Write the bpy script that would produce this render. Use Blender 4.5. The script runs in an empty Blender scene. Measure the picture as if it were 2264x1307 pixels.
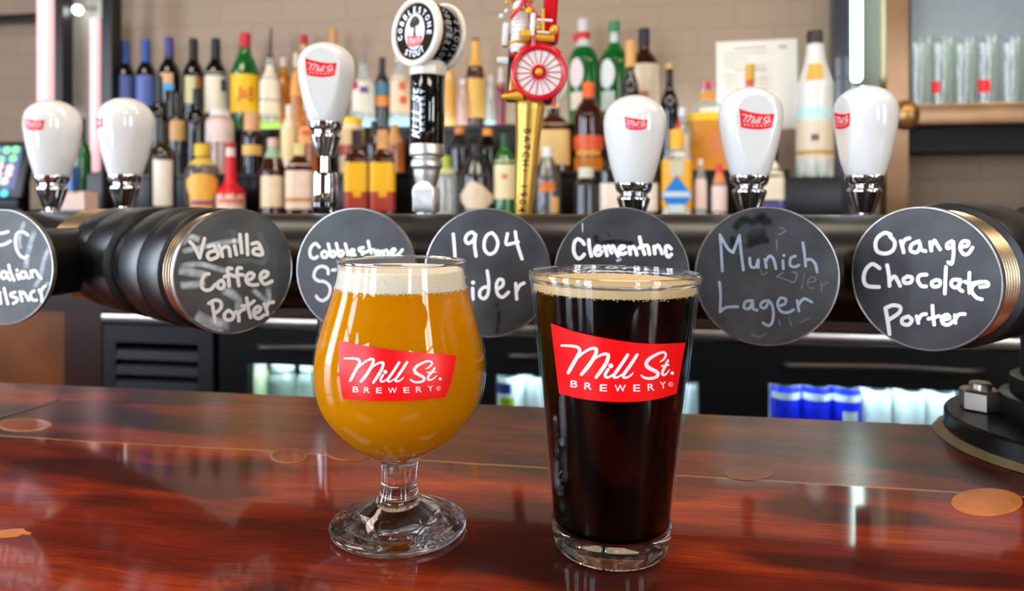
import bpy, math, random
from mathutils import Vector, Matrix, Euler
random.seed(7)
C = bpy.context.scene.collection
sc = bpy.context.scene
PI = math.pi

# ------------------------------------------------------------------ frame
# The bar runs at 9 degrees to the view. s = along the bar, t = away from the drinker, z from eye level.
EYE = 1.23                      # eye level above the floor; the bar top is 0.18 below it
F, PX, PY = 1540.0, 1132.0, 455.0
TH = math.radians(9.0)
CT, ST = math.cos(TH), math.sin(TH)

def B(s, t, z): return Vector((s*CT + t*ST, -s*ST + t*CT, z + EYE))
def at_t(px, py, t):            # point of the photograph at bar depth t
    u = (px-PX)/F; Y = t/(ST*u + CT)
    return Vector((u*Y, Y, -(py-PY)/F*Y + EYE))
def at_y(px, py, Y): return Vector(((px-PX)/F*Y, Y, -(py-PY)/F*Y + EYE))
def s_of(px, t):
    p = at_t(px, PY, t); return p.x*CT - p.y*ST
def scale_at(px, t): return at_t(px, PY, t).y/F

# ------------------------------------------------------------------ camera, world, exposure
cam = bpy.data.cameras.new('camera'); co = bpy.data.objects.new('camera', cam); C.objects.link(co)
co.location = (0, 0, EYE); co.rotation_euler = (PI/2, 0, 0)
cam.sensor_fit = 'HORIZONTAL'; cam.sensor_width = 36.0; cam.lens = F/2264*36
cam.shift_x = 0.0; cam.shift_y = -(653.5-PY)/2264
cam.clip_start = 0.02
cam.dof.use_dof = True; cam.dof.focus_distance = 0.375; cam.dof.aperture_fstop = 7.5
sc.camera = co
w = bpy.data.worlds.new('world'); sc.world = w; w.use_nodes = True
bg = w.node_tree.nodes['Background']; bg.inputs[0].default_value = (0.75, 0.86, 1.0, 1); bg.inputs[1].default_value = 0.6
sc.view_settings.view_transform = 'Standard'; sc.view_settings.look = 'None'
sc.view_settings.gamma = 1.0; sc.view_settings.use_curve_mapping = False
sc.view_settings.exposure = 0.68
sc.cycles.use_denoising = True
sc.cycles.max_bounces = 14; sc.cycles.transmission_bounces = 12; sc.cycles.transparent_max_bounces = 24
sc.cycles.sample_clamp_indirect = 6.0

def area(name, loc, target, sx, sy, power, col):
    l = bpy.data.lights.new(name, 'AREA'); l.shape = 'RECTANGLE'; l.size = sx; l.size_y = sy
    l.energy = power; l.color = col
    o = bpy.data.objects.new(name, l); C.objects.link(o); o.location = loc
    o.rotation_euler = (Vector(target)-Vector(loc)).to_track_quat('-Z', 'Y').to_euler(); return o
WINDOW_STRENGTH = 12.0
CEILING_POWER = 11.0
# warm fill light, added as soft unseen panels under the ceiling
for k, (s, t) in enumerate([(-1.5, -1.2), (0.9, -1.2), (-1.4, 0.80), (0.3, 0.80), (1.9, 0.80)]):
    p = B(s, t, 1.62); area('ceiling_fill', p, p + Vector((0, 0, -1)), 1.0, 0.5, CEILING_POWER, (1.0, 0.86, 0.70))

# ------------------------------------------------------------------ materials
def lin(c):
    r = []
    for v in c[:3]:
        v = v/255.0; r.append(v/12.92 if v <= 0.04045 else ((v+0.055)/1.055)**2.4)
    return (r[0], r[1], r[2], 1)
MATS = {}
def mat(name, col, rough=0.5, metal=0.0, trans=0.0, ior=1.45, emit=0.0, ecol=None, var=0.06, nscale=30.0, bump=0.0, coat=0.0, sss=0.0, spec=0.5):
    if name in MATS: return MATS[name]
    m = bpy.data.materials.new(name); m.use_nodes = True; nt = m.node_tree; b = nt.nodes['Principled BSDF']
    c = lin(col)
    b.inputs['Roughness'].default_value = rough; b.inputs['Metallic'].default_value = metal
    b.inputs['Transmission Weight'].default_value = trans; b.inputs['IOR'].default_value = ior
    b.inputs['Specular IOR Level'].default_value = spec
    if coat: b.inputs['Coat Weight'].default_value = coat; b.inputs['Coat Roughness'].default_value = 0.03
    if sss: b.inputs['Subsurface Weight'].default_value = sss; b.inputs['Subsurface Radius'].default_value = (0.01, 0.005, 0.002); b.inputs['Subsurface Scale'].default_value = 1.0
    if var > 0 or bump > 0:
        tc = nt.nodes.new('ShaderNodeTexCoord'); n = nt.nodes.new('ShaderNodeTexNoise'); n.inputs['Scale'].default_value = nscale; n.inputs['Detail'].default_value = 4
        nt.links.new(tc.outputs['Object'], n.inputs['Vector'])
        r = nt.nodes.new('ShaderNodeValToRGB')
        r.color_ramp.elements[0].position = 0.3; r.color_ramp.elements[1].position = 0.7
        r.color_ramp.elements[0].color = (c[0]*(1-var), c[1]*(1-var), c[2]*(1-var), 1)
        r.color_ramp.elements[1].color = (min(1, c[0]*(1+var)), min(1, c[1]*(1+var)), min(1, c[2]*(1+var)), 1)
        nt.links.new(n.outputs['Fac'], r.inputs['Fac']); nt.links.new(r.outputs['Color'], b.inputs['Base Color'])
        if bump:
            bp = nt.nodes.new('ShaderNodeBump'); bp.inputs['Strength'].default_value = bump; bp.inputs['Distance'].default_value = 0.002
            nt.links.new(n.outputs['Fac'], bp.inputs['Height']); nt.links.new(bp.outputs['Normal'], b.inputs['Normal'])
    else: b.inputs['Base Color'].default_value = c
    if emit:
        b.inputs['Emission Color'].default_value = lin(ecol or col); b.inputs['Emission Strength'].default_value = emit
    MATS[name] = m; return m
def thin_glass(name, tint=(250, 252, 252), body=None, bodyfac=0.0, refl0=0.04, rough=0.0):
    """a thin glass wall: see-through with reflections that strengthen at grazing angles; body mixes in the colour of what fills it"""
    if name in MATS: return MATS[name]
    m = bpy.data.materials.new(name); m.use_nodes = True; nt = m.node_tree; nt.nodes.clear()
    out = nt.nodes.new('ShaderNodeOutputMaterial'); tr = nt.nodes.new('ShaderNodeBsdfTransparent'); tr.inputs[0].default_value = lin(tint)
    gl = nt.nodes.new('ShaderNodeBsdfGlossy'); gl.inputs['Roughness'].default_value = rough; gl.inputs[0].default_value = (1, 1, 1, 1)
    lw = nt.nodes.new('ShaderNodeLayerWeight'); lw.inputs[0].default_value = 0.5
    pw = nt.nodes.new('ShaderNodeMath'); pw.operation = 'POWER'; pw.inputs[1].default_value = 5.0
    ma = nt.nodes.new('ShaderNodeMath'); ma.operation = 'MULTIPLY_ADD'; ma.inputs[1].default_value = 0.5; ma.inputs[2].default_value = refl0
    mx = nt.nodes.new('ShaderNodeMixShader')
    nt.links.new(lw.outputs['Facing'], pw.inputs[0]); nt.links.new(pw.outputs[0], ma.inputs[0]); nt.links.new(ma.outputs[0], mx.inputs[0])
    src = tr.outputs[0]
    if body:
        pb = nt.nodes.new('ShaderNodeBsdfPrincipled'); pb.inputs['Base Color'].default_value = lin(body); pb.inputs['Roughness'].default_value = 0.25
        m2 = nt.nodes.new('ShaderNodeMixShader'); m2.inputs[0].default_value = bodyfac
        nt.links.new(src, m2.inputs[1]); nt.links.new(pb.outputs[0], m2.inputs[2]); src = m2.outputs[0]
    nt.links.new(src, mx.inputs[1]); nt.links.new(gl.outputs[0], mx.inputs[2]); nt.links.new(mx.outputs[0], out.inputs[0])
    MATS[name] = m; return m

def N(nt, typ, **kw):
    n = nt.nodes.new(typ)
    for k, v in kw.items(): setattr(n, k, v)
    return n
def wood_bar(name):
    """polished dark red hardwood slab: two planks, the far one duller, pale filled seam between them"""
    m = bpy.data.materials.new(name); m.use_nodes = True; nt = m.node_tree; b = nt.nodes['Principled BSDF']; L = nt.links.new
    tc = N(nt, 'ShaderNodeTexCoord'); sep = N(nt, 'ShaderNodeSeparateXYZ'); L(tc.outputs['Object'], sep.inputs[0])
    # warp so the grain wanders
    nw = N(nt, 'ShaderNodeTexNoise'); nw.inputs['Scale'].default_value = 5.0; nw.inputs['Detail'].default_value = 3; L(tc.outputs['Object'], nw.inputs['Vector'])
    mp = N(nt, 'ShaderNodeMapping'); mp.inputs['Scale'].default_value = (2.0, 15, 5)
    wadd = N(nt, 'ShaderNodeVectorMath', operation='MULTIPLY_ADD'); wadd.inputs[1].default_value = (0.05, 0.035, 0)
    L(nw.outputs['Color'], wadd.inputs[0]); L(tc.outputs['Object'], wadd.inputs[2]); L(wadd.outputs[0], mp.inputs[0])
    g1 = N(nt, 'ShaderNodeTexNoise'); g1.inputs['Scale'].default_value = 1.5; g1.inputs['Detail'].default_value = 6; g1.inputs['Roughness'].default_value = 0.6; L(mp.outputs[0], g1.inputs['Vector'])
    mp2 = N(nt, 'ShaderNodeMapping'); mp2.inputs['Scale'].default_value = (16, 520, 20); L(wadd.outputs[0], mp2.inputs[0])
    g2 = N(nt, 'ShaderNodeTexNoise'); g2.inputs['Scale'].default_value = 1.6; g2.inputs['Detail'].default_value = 3; L(mp2.outputs[0], g2.inputs['Vector'])
    r1 = N(nt, 'ShaderNodeValToRGB'); e = r1.color_ramp.elements
    e[0].position = 0.28; e[0].color = lin((72, 20, 10)); e[1].position = 0.76; e[1].color = lin((212, 100, 40))
    x = r1.color_ramp.elements.new(0.46); x.color = lin((122, 36, 15)); x = r1.color_ramp.elements.new(0.60); x.color = lin((172, 62, 21))
    L(g1.outputs['Fac'], r1.inputs['Fac'])
    r2 = N(nt, 'ShaderNodeValToRGB'); e = r2.color_ramp.elements; e[0].position = 0.34; e[0].color = (0.40, 0.36, 0.36, 1); e[1].position = 0.60; e[1].color = (1, 1, 1, 1)
    L(g2.outputs['Fac'], r2.inputs['Fac'])
    mul = N(nt, 'ShaderNodeMix', data_type='RGBA', blend_type='MULTIPLY'); mul.inputs[0].default_value = 0.7
    L(r1.outputs[0], mul.inputs[6]); L(r2.outputs[0], mul.inputs[7])
    # dark brown patches
    mp3 = N(nt, 'ShaderNodeMapping'); mp3.inputs['Scale'].default_value = (4.6, 14, 5); mp3.inputs['Location'].default_value = (3.45, 2.05, 0); L(wadd.outputs[0], mp3.inputs[0])
    g3 = N(nt, 'ShaderNodeTexNoise'); g3.inputs['Scale'].default_value = 1.0; g3.inputs['Detail'].default_value = 2.5; L(mp3.outputs[0], g3.inputs['Vector'])
    r3 = N(nt, 'ShaderNodeValToRGB'); e = r3.color_ramp.elements; e[0].position = 0.50; e[0].color = (0, 0, 0, 1); e[1].position = 0.565; e[1].color = (1, 1, 1, 1); L(g3.outputs['Fac'], r3.inputs['Fac'])
    mk = N(nt, 'ShaderNodeMath', operation='MULTIPLY'); mk.inputs[1].default_value = 0.85; L(r3.outputs[0], mk.inputs[0])
    dk = N(nt, 'ShaderNodeMix', data_type='RGBA'); dk.inputs[7].default_value = lin((50, 17, 14)); L(mk.outputs[0], dk.inputs[0]); L(mul.outputs[2], dk.inputs[6])
    # seam: y = 0 in object space (object origin sits on the seam), wobbling a little
    mp4 = N(nt, 'ShaderNodeMapping'); mp4.inputs['Scale'].default_value = (6, 0, 0); L(tc.outputs['Object'], mp4.inputs[0])
    sw = N(nt, 'ShaderNodeTexNoise'); sw.inputs['Scale'].default_value = 1.0; sw.inputs['Detail'].default_value = 4; L(mp4.outputs[0], sw.inputs['Vector'])
    sy = N(nt, 'ShaderNodeMath', operation='MULTIPLY_ADD'); sy.inputs[1].default_value = 0.010; L(sw.outputs['Fac'], sy.inputs[0]); L(sep.outputs['Y'], sy.inputs[2])
    sh = N(nt, 'ShaderNodeMath', operation='SUBTRACT'); sh.inputs[1].default_value = 0.005; L(sy.outputs[0], sh.inputs[0])
    ab = N(nt, 'ShaderNodeMath', operation='ABSOLUTE'); L(sh.outputs[0], ab.inputs[0])
    lt = N(nt, 'ShaderNodeMath', operation='LESS_THAN'); lt.inputs[1].default_value = 0.0014; L(ab.outputs[0], lt.inputs[0])
    smx = N(nt, 'ShaderNodeMix', data_type='RGBA'); smx.inputs[7].default_value = lin((176, 118, 66)); L(lt.outputs[0], smx.inputs[0]); L(dk.outputs[2], smx.inputs[6])
    L(smx.outputs[2], b.inputs['Base Color'])
    far = N(nt, 'ShaderNodeMath', operation='GREATER_THAN'); far.inputs[1].default_value = 0.0; L(sh.outputs[0], far.inputs[0])
    ro = N(nt, 'ShaderNodeMath', operation='MULTIPLY_ADD'); ro.inputs[1].default_value = 0.13; ro.inputs[2].default_value = 0.07; L(far.outputs[0], ro.inputs[0])
    b.inputs['Roughness'].default_value = 0.4; b.inputs['Specular IOR Level'].default_value = 0.08
    b.inputs['Coat Weight'].default_value = 0.85; b.inputs['Coat IOR'].default_value = 1.5; L(ro.outputs[0], b.inputs['Coat Roughness'])
    bp = N(nt, 'ShaderNodeBump'); bp.inputs['Strength'].default_value = 0.10; bp.inputs['Distance'].default_value = 0.001; L(g2.outputs['Fac'], bp.inputs['Height'])
    nb = N(nt, 'ShaderNodeTexNoise'); nb.inputs['Scale'].default_value = 9; L(tc.outputs['Object'], nb.inputs['Vector'])
    bp2 = N(nt, 'ShaderNodeBump'); bp2.inputs['Strength'].default_value = 0.06; bp2.inputs['Distance'].default_value = 0.004; L(nb.outputs['Fac'], bp2.inputs['Height'])
    L(bp.outputs['Normal'], b.inputs['Normal']); L(bp2.outputs['Normal'], b.inputs['Coat Normal'])
    return m
def brick_paint(name, col):
    m = bpy.data.materials.new(name); m.use_nodes = True; nt = m.node_tree; b = nt.nodes['Principled BSDF']; L = nt.links.new
    tc = N(nt, 'ShaderNodeTexCoord'); mp = N(nt, 'ShaderNodeMapping'); mp.inputs['Rotation'].default_value = (PI/2, 0, 0); L(tc.outputs['Object'], mp.inputs[0])
    br = N(nt, 'ShaderNodeTexBrick'); br.inputs['Scale'].default_value = 1.0; br.inputs['Brick Width'].default_value = 0.24; br.inputs['Row Height'].default_value = 0.082; br.inputs['Mortar Size'].default_value = 0.006
    c = lin(col)
    br.inputs['Color1'].default_value = c; br.inputs['Color2'].default_value = (c[0]*.95, c[1]*.95, c[2]*.95, 1); br.inputs['Mortar'].default_value = (c[0]*.9, c[1]*.9, c[2]*.9, 1)
    L(mp.outputs[0], br.inputs['Vector']); L(br.outputs['Color'], b.inputs['Base Color'])
    bp = N(nt, 'ShaderNodeBump'); bp.invert = True; bp.inputs['Strength'].default_value = 0.35; bp.inputs['Distance'].default_value = 0.006
    L(br.outputs['Fac'], bp.inputs['Height']); L(bp.outputs['Normal'], b.inputs['Normal']); b.inputs['Roughness'].default_value = 0.6
    return m
def foam_mat(name, col):
    m = bpy.data.materials.new(name); m.use_nodes = True; nt = m.node_tree; b = nt.nodes['Principled BSDF']; L = nt.links.new
    tc = N(nt, 'ShaderNodeTexCoord'); v = N(nt, 'ShaderNodeTexVoronoi'); v.inputs['Scale'].default_value = 750; L(tc.outputs['Object'], v.inputs['Vector'])
    r = N(nt, 'ShaderNodeValToRGB'); c = lin(col); e = r.color_ramp.elements; e[0].color = (c[0]*.86, c[1]*.82, c[2]*.76, 1); e[0].position = 0.05; e[1].color = c; e[1].position = 0.45
    L(v.outputs['Distance'], r.inputs['Fac']); L(r.outputs[0], b.inputs['Base Color'])
    bp = N(nt, 'ShaderNodeBump'); bp.inputs['Strength'].default_value = 0.25; bp.inputs['Distance'].default_value = 0.0006; L(v.outputs['Distance'], bp.inputs['Height']); L(bp.outputs['Normal'], b.inputs['Normal'])
    b.inputs['Roughness'].default_value = 0.5
    b.inputs['Subsurface Weight'].default_value = 0.4; b.inputs['Subsurface Radius'].default_value = (0.006, 0.004, 0.002); b.inputs['Subsurface Scale'].default_value = 1.0
    return m
def slate_mat(name, col, dust=0.25):
    """chalkboard with cloudy chalk dust"""
    m = bpy.data.materials.new(name); m.use_nodes = True; nt = m.node_tree; b = nt.nodes['Principled BSDF']; L = nt.links.new
    tc = N(nt, 'ShaderNodeTexCoord'); n = N(nt, 'ShaderNodeTexNoise'); n.inputs['Scale'].default_value = 38; n.inputs['Detail'].default_value = 6; L(tc.outputs['Object'], n.inputs['Vector'])
    r = N(nt, 'ShaderNodeValToRGB'); c = lin(col); d = lin((120, 126, 132)); e = r.color_ramp.elements
    e[0].position = 0.35; e[0].color = (c[0]*.6, c[1]*.6, c[2]*.6, 1); e[1].position = 0.8; e[1].color = tuple(c[i]*(1-dust)+d[i]*dust for i in range(3))+(1,)
    L(n.outputs['Fac'], r.inputs['Fac']); L(r.outputs[0], b.inputs['Base Color']); b.inputs['Roughness'].default_value = 0.42
    return m
def smear_mat(name, col, strength, lo=.25, soft=True, ns=90):
    m = bpy.data.materials.new(name); m.use_nodes = True; nt = m.node_tree; b = nt.nodes['Principled BSDF']; L = nt.links.new
    tc = N(nt, 'ShaderNodeTexCoord'); n = N(nt, 'ShaderNodeTexNoise'); n.inputs['Scale'].default_value = ns; n.inputs['Detail'].default_value = 4; L(tc.outputs['Object'], n.inputs['Vector'])
    mr = N(nt, 'ShaderNodeMapRange'); mr.inputs[1].default_value = 0.3; mr.inputs[2].default_value = 0.8; mr.inputs[3].default_value = strength*lo; mr.inputs[4].default_value = strength
    L(n.outputs['Fac'], mr.inputs[0]); at = N(nt, 'ShaderNodeAttribute', attribute_name='dust'); mu = N(nt, 'ShaderNodeMath', operation='MULTIPLY')
    if soft: L(mr.outputs[0], mu.inputs[0]); L(at.outputs['Fac'], mu.inputs[1]); L(mu.outputs[0], b.inputs['Alpha'])
    else: L(mr.outputs[0], b.inputs['Alpha'])
    b.inputs['Base Color'].default_value = lin(col); b.inputs['Roughness'].default_value = 0.9
    return m

# ------------------------------------------------------------------ mesh builder
class MB:
    def __init__(s): s.v = []; s.f = []; s.m = []; s.cm = 0
    def add(s, vs, fs):
        o = len(s.v); s.v += [tuple(x) for x in vs]; s.f += [tuple(i+o for i in f) for f in fs]; s.m += [s.cm]*len(fs); return s
    def box(s, x0, x1, y0, y1, z0, z1):
        return s.add([(x0,y0,z0),(x1,y0,z0),(x1,y1,z0),(x0,y1,z0),(x0,y0,z1),(x1,y0,z1),(x1,y1,z1),(x0,y1,z1)],
                     [(3,2,1,0),(4,5,6,7),(0,1,5,4),(1,2,6,5),(2,3,7,6),(3,0,4,7)])
    def bbox(s, x0, x1, y0, y1, z0, z1, b=0.002):   # box with chamfered edges
        r = [(x0+b,y0+b),(x1-b,y0+b),(x1-b,y1-b),(x0+b,y1-b)]
        q = [(x0+b,y0),(x1-b,y0),(x1,y0+b),(x1,y1-b),(x1-b,y1),(x0+b,y1),(x0,y1-b),(x0,y0+b)]
        q2 = [(x0+b,y0+b*.4),(x1-b,y0+b*.4),(x1-b*.4,y0+b),(x1-b*.4,y1-b),(x1-b,y1-b*.4),(x0+b,y1-b*.4),(x0+b*.4,y1-b),(x0+b*.4,y0+b)]
        rings = [[(x,y,z0) for x,y in q2],[(x,y,z0+b) for x,y in q],[(x,y,z1-b) for x,y in q],[(x,y,z1) for x,y in q2]]
        return s.loft(rings)
    def loft(s, rings, caps=True, closed=False):
        n = len(rings[0]); vs = [p for r in rings for p in r]; fs = []
        k = len(rings)
        for i in range(k if closed else k-1):
            a = i*n; b_ = ((i+1) % k)*n
            for j in range(n): fs.append((a+j, a+(j+1)%n, b_+(j+1)%n, b_+j))
        if caps and not closed: fs.append(tuple(range(n))[::-1]); fs.append(tuple((k-1)*n+j for j in range(n)))
        return s.add(vs, fs)
    def lathe(s, prof, seg=48, exp=2.0, cx=0, cy=0, sx=1, sy=1, caps=True, rot=0.0):
        rings = []
        for r, z in prof:
            ring = []
            for j in range(seg):
                a = 2*PI*j/seg + rot; c, d = math.cos(a), math.sin(a)
                if exp != 2.0:
                    k = (abs(c)**exp + abs(d)**exp)**(-1.0/exp); c *= k; d *= k
                ring.append((cx + r*c*sx, cy + r*d*sy, z))
            rings.append(ring)
        return s.loft(rings, caps)
    def tube(s, pts, rad, seg=12, caps=True):
        pts = [Vector(p) for p in pts]; n = len(pts)
        if not hasattr(rad, '__len__'): rad = [rad]*n
        T = [(pts[min(i+1,n-1)]-pts[max(i-1,0)]).normalized() for i in range(n)]
        up = Vector((0,0,1)) if abs(T[0].z) < 0.9 else Vector((1,0,0)); rings = []
        nrm = (up - T[0]*up.dot(T[0])).normalized()
        for i in range(n):
            nrm = (nrm - T[i]*nrm.dot(T[i])).normalized(); bn = T[i].cross(nrm)
            rings.append([tuple(pts[i] + (nrm*math.cos(2*PI*j/seg) + bn*math.sin(2*PI*j/seg))*rad[i]) for j in range(seg)])
        return s.loft(rings, caps)
    def torus(s, c, ax, R, r, seg=48, sub=10):
        ax = Vector(ax).normalized(); u = ax.orthogonal().normalized(); v = ax.cross(u); c = Vector(c); rings = []
        for i in range(seg):
            a = 2*PI*i/seg; d = u*math.cos(a)+v*math.sin(a)
            rings.append([tuple(c + d*(R + r*math.cos(2*PI*j/sub)) + ax*(r*math.sin(2*PI*j/sub))) for j in range(sub)])
        return s.loft(rings, caps=False, closed=True)
    def sphere(s, c, r, seg=20, rings=12, sz=1.0):
        pr = [(max(1e-5, r*math.sin(PI*i/rings)), c[2] - r*sz*math.cos(PI*i/rings)) for i in range(rings+1)]
        return s.lathe(pr, seg, cx=c[0], cy=c[1])
    def mat(s, i): s.cm = i; return s
    def xf(s, M): s.v = [tuple(M @ Vector(p)) for p in s.v]; return s

def props(o, label=None, cat=None, group=None, kind=None):
    if label: o['label'] = label
    if cat: o['category'] = cat
    if group: o['group'] = group
    if kind: o['kind'] = kind
    return o
def obj(name, mb, mats, parent=None, loc=None, rot=None, smooth=35, **kw):
    me = bpy.data.meshes.new(name); me.from_pydata(mb.v, [], mb.f)
    if not isinstance(mats, (list, tuple)): mats = [mats]
    for m in mats: me.materials.append(m)
    if len(mats) > 1: me.polygons.foreach_set('material_index', mb.m)
    if smooth:
        me.polygons.foreach_set('use_smooth', [True]*len(me.polygons)); me.update(); me.set_sharp_from_angle(angle=math.radians(smooth))
    me.update()
    o = bpy.data.objects.new(name, me); C.objects.link(o)
    if parent: o.parent = parent
    if loc is not None: o.location = loc
    if rot is not None: o.rotation_euler = rot
    return props(o, **kw)
def thing(name, loc, rot=(0, 0, 0), **kw):
    o = bpy.data.objects.new(name, None); C.objects.link(o); o.location = loc; o.rotation_euler = rot; o.empty_display_size = 0.02
    return props(o, **kw)
def mtx(loc, rot=(0, 0, 0)): return Matrix.Translation(Vector(loc)) @ Euler(rot).to_matrix().to_4x4()
BAR = (0, 0, -TH)

# ---- flat lettering and stroke helpers (2-D shapes that are then laid on a surface)
def spline(pts, sub=6):
    P = [tuple(map(float, p)) for p in pts]
    if len(P) < 3: return [tuple(P[0][k]+(P[-1][k]-P[0][k])*i/sub for k in range(len(P[0]))) for i in range(sub+1)]
    out = []
    for i in range(len(P)-1):
        p0 = P[i-1] if i else P[i]; p1, p2 = P[i], P[i+1]; p3 = P[i+2] if i+2 < len(P) else P[i+1]
        for j in range(sub):
            t = j/sub; t2, t3 = t*t, t*t*t
            out.append(tuple(0.5*(2*p1[k] + (p2[k]-p0[k])*t + (2*p0[k]-5*p1[k]+4*p2[k]-p3[k])*t2 + (3*p1[k]-p0[k]-3*p2[k]+p3[k])*t3) for k in range(len(p1))))
    out.append(P[-1]); return out
def ribbon(pts, w, sub=6):
    """2-D stroke with round ends; points may carry their own width as a third value -> (verts, faces)"""
    S = spline([(p[0], p[1], p[2] if len(p) > 2 else w) for p in pts], sub); vs = []; fs = []; n = len(S)
    def sec(x, y, nx, ny, h): vs.extend([(x+nx*h, y+ny*h), (x-nx*h, y-ny*h)])
    for i in range(n):
        a, b = S[max(i-1, 0)], S[min(i+1, n-1)]; dx, dy = b[0]-a[0], b[1]-a[1]; l = math.hypot(dx, dy) or 1; dx /= l; dy /= l; h = S[i][2]/2
        if i == 0:
            for q in (85, 65, 45, 22): c_ = math.radians(q); sec(S[0][0]-dx*h*math.sin(c_), S[0][1]-dy*h*math.sin(c_), -dy, dx, h*math.cos(c_))
        sec(S[i][0], S[i][1], -dy, dx, h)
        if i == n-1:
            for q in (22, 45, 65, 85): c_ = math.radians(q); sec(S[i][0]+dx*h*math.sin(c_), S[i][1]+dy*h*math.sin(c_), -dy, dx, h*math.cos(c_))
    for i in range(len(vs)//2-1): fs.append((2*i, 2*i+1, 2*i+3, 2*i+2))
    return vs, fs
def disc2(x, y, r, seg=20, ry=None):
    return [(x+r*math.cos(2*PI*i/seg), y+(ry or r)*math.sin(2*PI*i/seg)) for i in range(seg)], [tuple(range(seg))]
def ring2(x, y, r, t, seg=28):
    vs = []; fs = []
    for i in range(seg): a = 2*PI*i/seg; vs += [(x+r*math.cos(a), y+r*math.sin(a)), (x+(r-t)*math.cos(a), y+(r-t)*math.sin(a))]
    for i in range(seg): j = (i+1) % seg; fs.append((2*i, 2*i+1, 2*j+1, 2*j))
    return vs, fs
_tx = {}
def text2(txt):
    """outline letters about 1 high, centred -> (verts, faces), y up"""
    if txt in _tx: return _tx[txt]
    cu = bpy.data.curves.new('t', 'FONT'); cu.body = txt; cu.size = 1.0; cu.align_x = 'CENTER'; cu.align_y = 'CENTER'; cu.resolution_u = 4; cu.offset = 0.012
    o = bpy.data.objects.new('t', cu); C.objects.link(o); dg = bpy.context.evaluated_depsgraph_get(); dg.update()
    me = bpy.data.meshes.new_from_object(o.evaluated_get(dg))
    vs = [(v.co.x, v.co.y) for v in me.vertices]; fs = [tuple(p.vertices) for p in me.polygons]
    bpy.data.objects.remove(o); bpy.data.curves.remove(cu); bpy.data.meshes.remove(me)
    if vs:
        x0, x1 = min(v[0] for v in vs), max(v[0] for v in vs); y0, y1 = min(v[1] for v in vs), max(v[1] for v in vs); h = (y1-y0) or 1
        vs = [((v[0]-(x0+x1)/2)/h, (v[1]-(y0+y1)/2)/h) for v in vs]
    _tx[txt] = (vs, fs); return vs, fs
def fine(shape, lev=2):
    """letters cut into small triangles so that they follow a curved surface"""
    V = list(shape[0]); T = []
    for f in shape[1]:
        for i in range(1, len(f)-1): T.append((f[0], f[i], f[i+1]))
    for _ in range(lev):
        nt_ = []; mid = {}
        def m(a, b):
            k = (min(a, b), max(a, b))
            if k not in mid: mid[k] = len(V); V.append(tuple((V[a][q]+V[b][q])/2 for q in (0, 1)))
            return mid[k]
        for a, b, c in T: ab, bc, ca = m(a, b), m(b, c), m(c, a); nt_ += [(a, ab, ca), (ab, b, bc), (ca, bc, c), (ab, bc, ca)]
        T = nt_
    return V, T
def place2(shape, x, y, sx, sy, ang=0.0):
    c, s_ = math.cos(ang), math.sin(ang)
    return [(x + (a*sx)*c - (b*sy)*s_, y + (a*sx)*s_ + (b*sy)*c) for a, b in shape[0]], shape[1]
def lay(mb, shape, fn):
    vs = [fn(*p) for p in shape[0]]; mb.add(vs, shape[1]); return mb

# ------------------------------------------------------------------ the brewery mark (traced once, laid on glasses and tap handles)
MARK_STROKES = [
 [(258,462,30),(330,464,34),(430,472,40),(492,496,44),(508,545,50),(480,605,52),(430,692,52),(390,765,52),(352,835,46)],
 [(405,735,14),(470,645,26),(560,562,32),(650,510,38),(716,502,46),(738,530,50),(722,590,52),(675,675,54),(606,772,54),(532,858,46)],
 [(600,772,14),(680,675,26),(760,612,32),(840,580,40),(896,588,46),(900,625,50),(872,702,52),(812,795,54),(735,898,42)],
 [(900,790,40),(868,842,42),(858,878,40),(880,900,36),(920,893,30),(972,855,22)],
 [(1168,590,44),(1082,722,48),(1003,832,48),(975,880,42),(995,903,36),(1040,893,28),(1095,855,20)],
 [(1298,590,44),(1212,722,48),(1133,832,48),(1105,880,42),(1125,903,36),(1170,897,30),(1215,868,24),(1242,836,14)],
 [(1612,686,16),(1660,655,28),(1692,600,34),(1684,564,32),(1640,556,36),(1560,588,40),(1470,642,48),(1425,702,54),(1440,752,56),(1500,790,54),(1568,825,52),(1586,862,48),(1555,897,42),(1480,915,40),(1400,905,34),(1356,872,22)],
 [(1722,668,36),(1690,735,42),(1655,805,42),(1646,848,40),(1664,868,34),(1700,850,26),(1745,792,14)],
 [(1638,744,26),(1690,736,26),(1736,728,20)]]
MARK_DOTS = [(936,742,34), (1782,842,25)]
BREW = [('B',430,990,100,.10),('R',625,1020,105,.07),('E',835,1044,100,.04),('W',1065,1050,155,.0),('E',1293,1046,95,-.03),('R',1490,1034,95,-.06),('Y',1655,1005,85,-.10)]
REG = (1762, 995, 33)
MARK_TOP = [(110,155),(180,178),(400,258),(700,330),(1000,385),(1300,425),(1600,438),(1965,422)]
MARK_BOT = [(222,1118),(450,1180),(700,1218),(1000,1240),(1300,1235),(1600,1195),(1842,1122)]
def along(poly, u):
    L = [0]
    for a, b in zip(poly, poly[1:]): L.append(L[-1] + math.hypot(b[0]-a[0], b[1]-a[1]))
    d = u*L[-1]
    for i in range(len(poly)-1):
        if d <= L[i+1] or i == len(poly)-2:
            k = (d-L[i])/((L[i+1]-L[i]) or 1); return (poly[i][0]+(poly[i+1][0]-poly[i][0])*k, poly[i][1]+(poly[i+1][1]-poly[i][1])*k)
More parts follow.
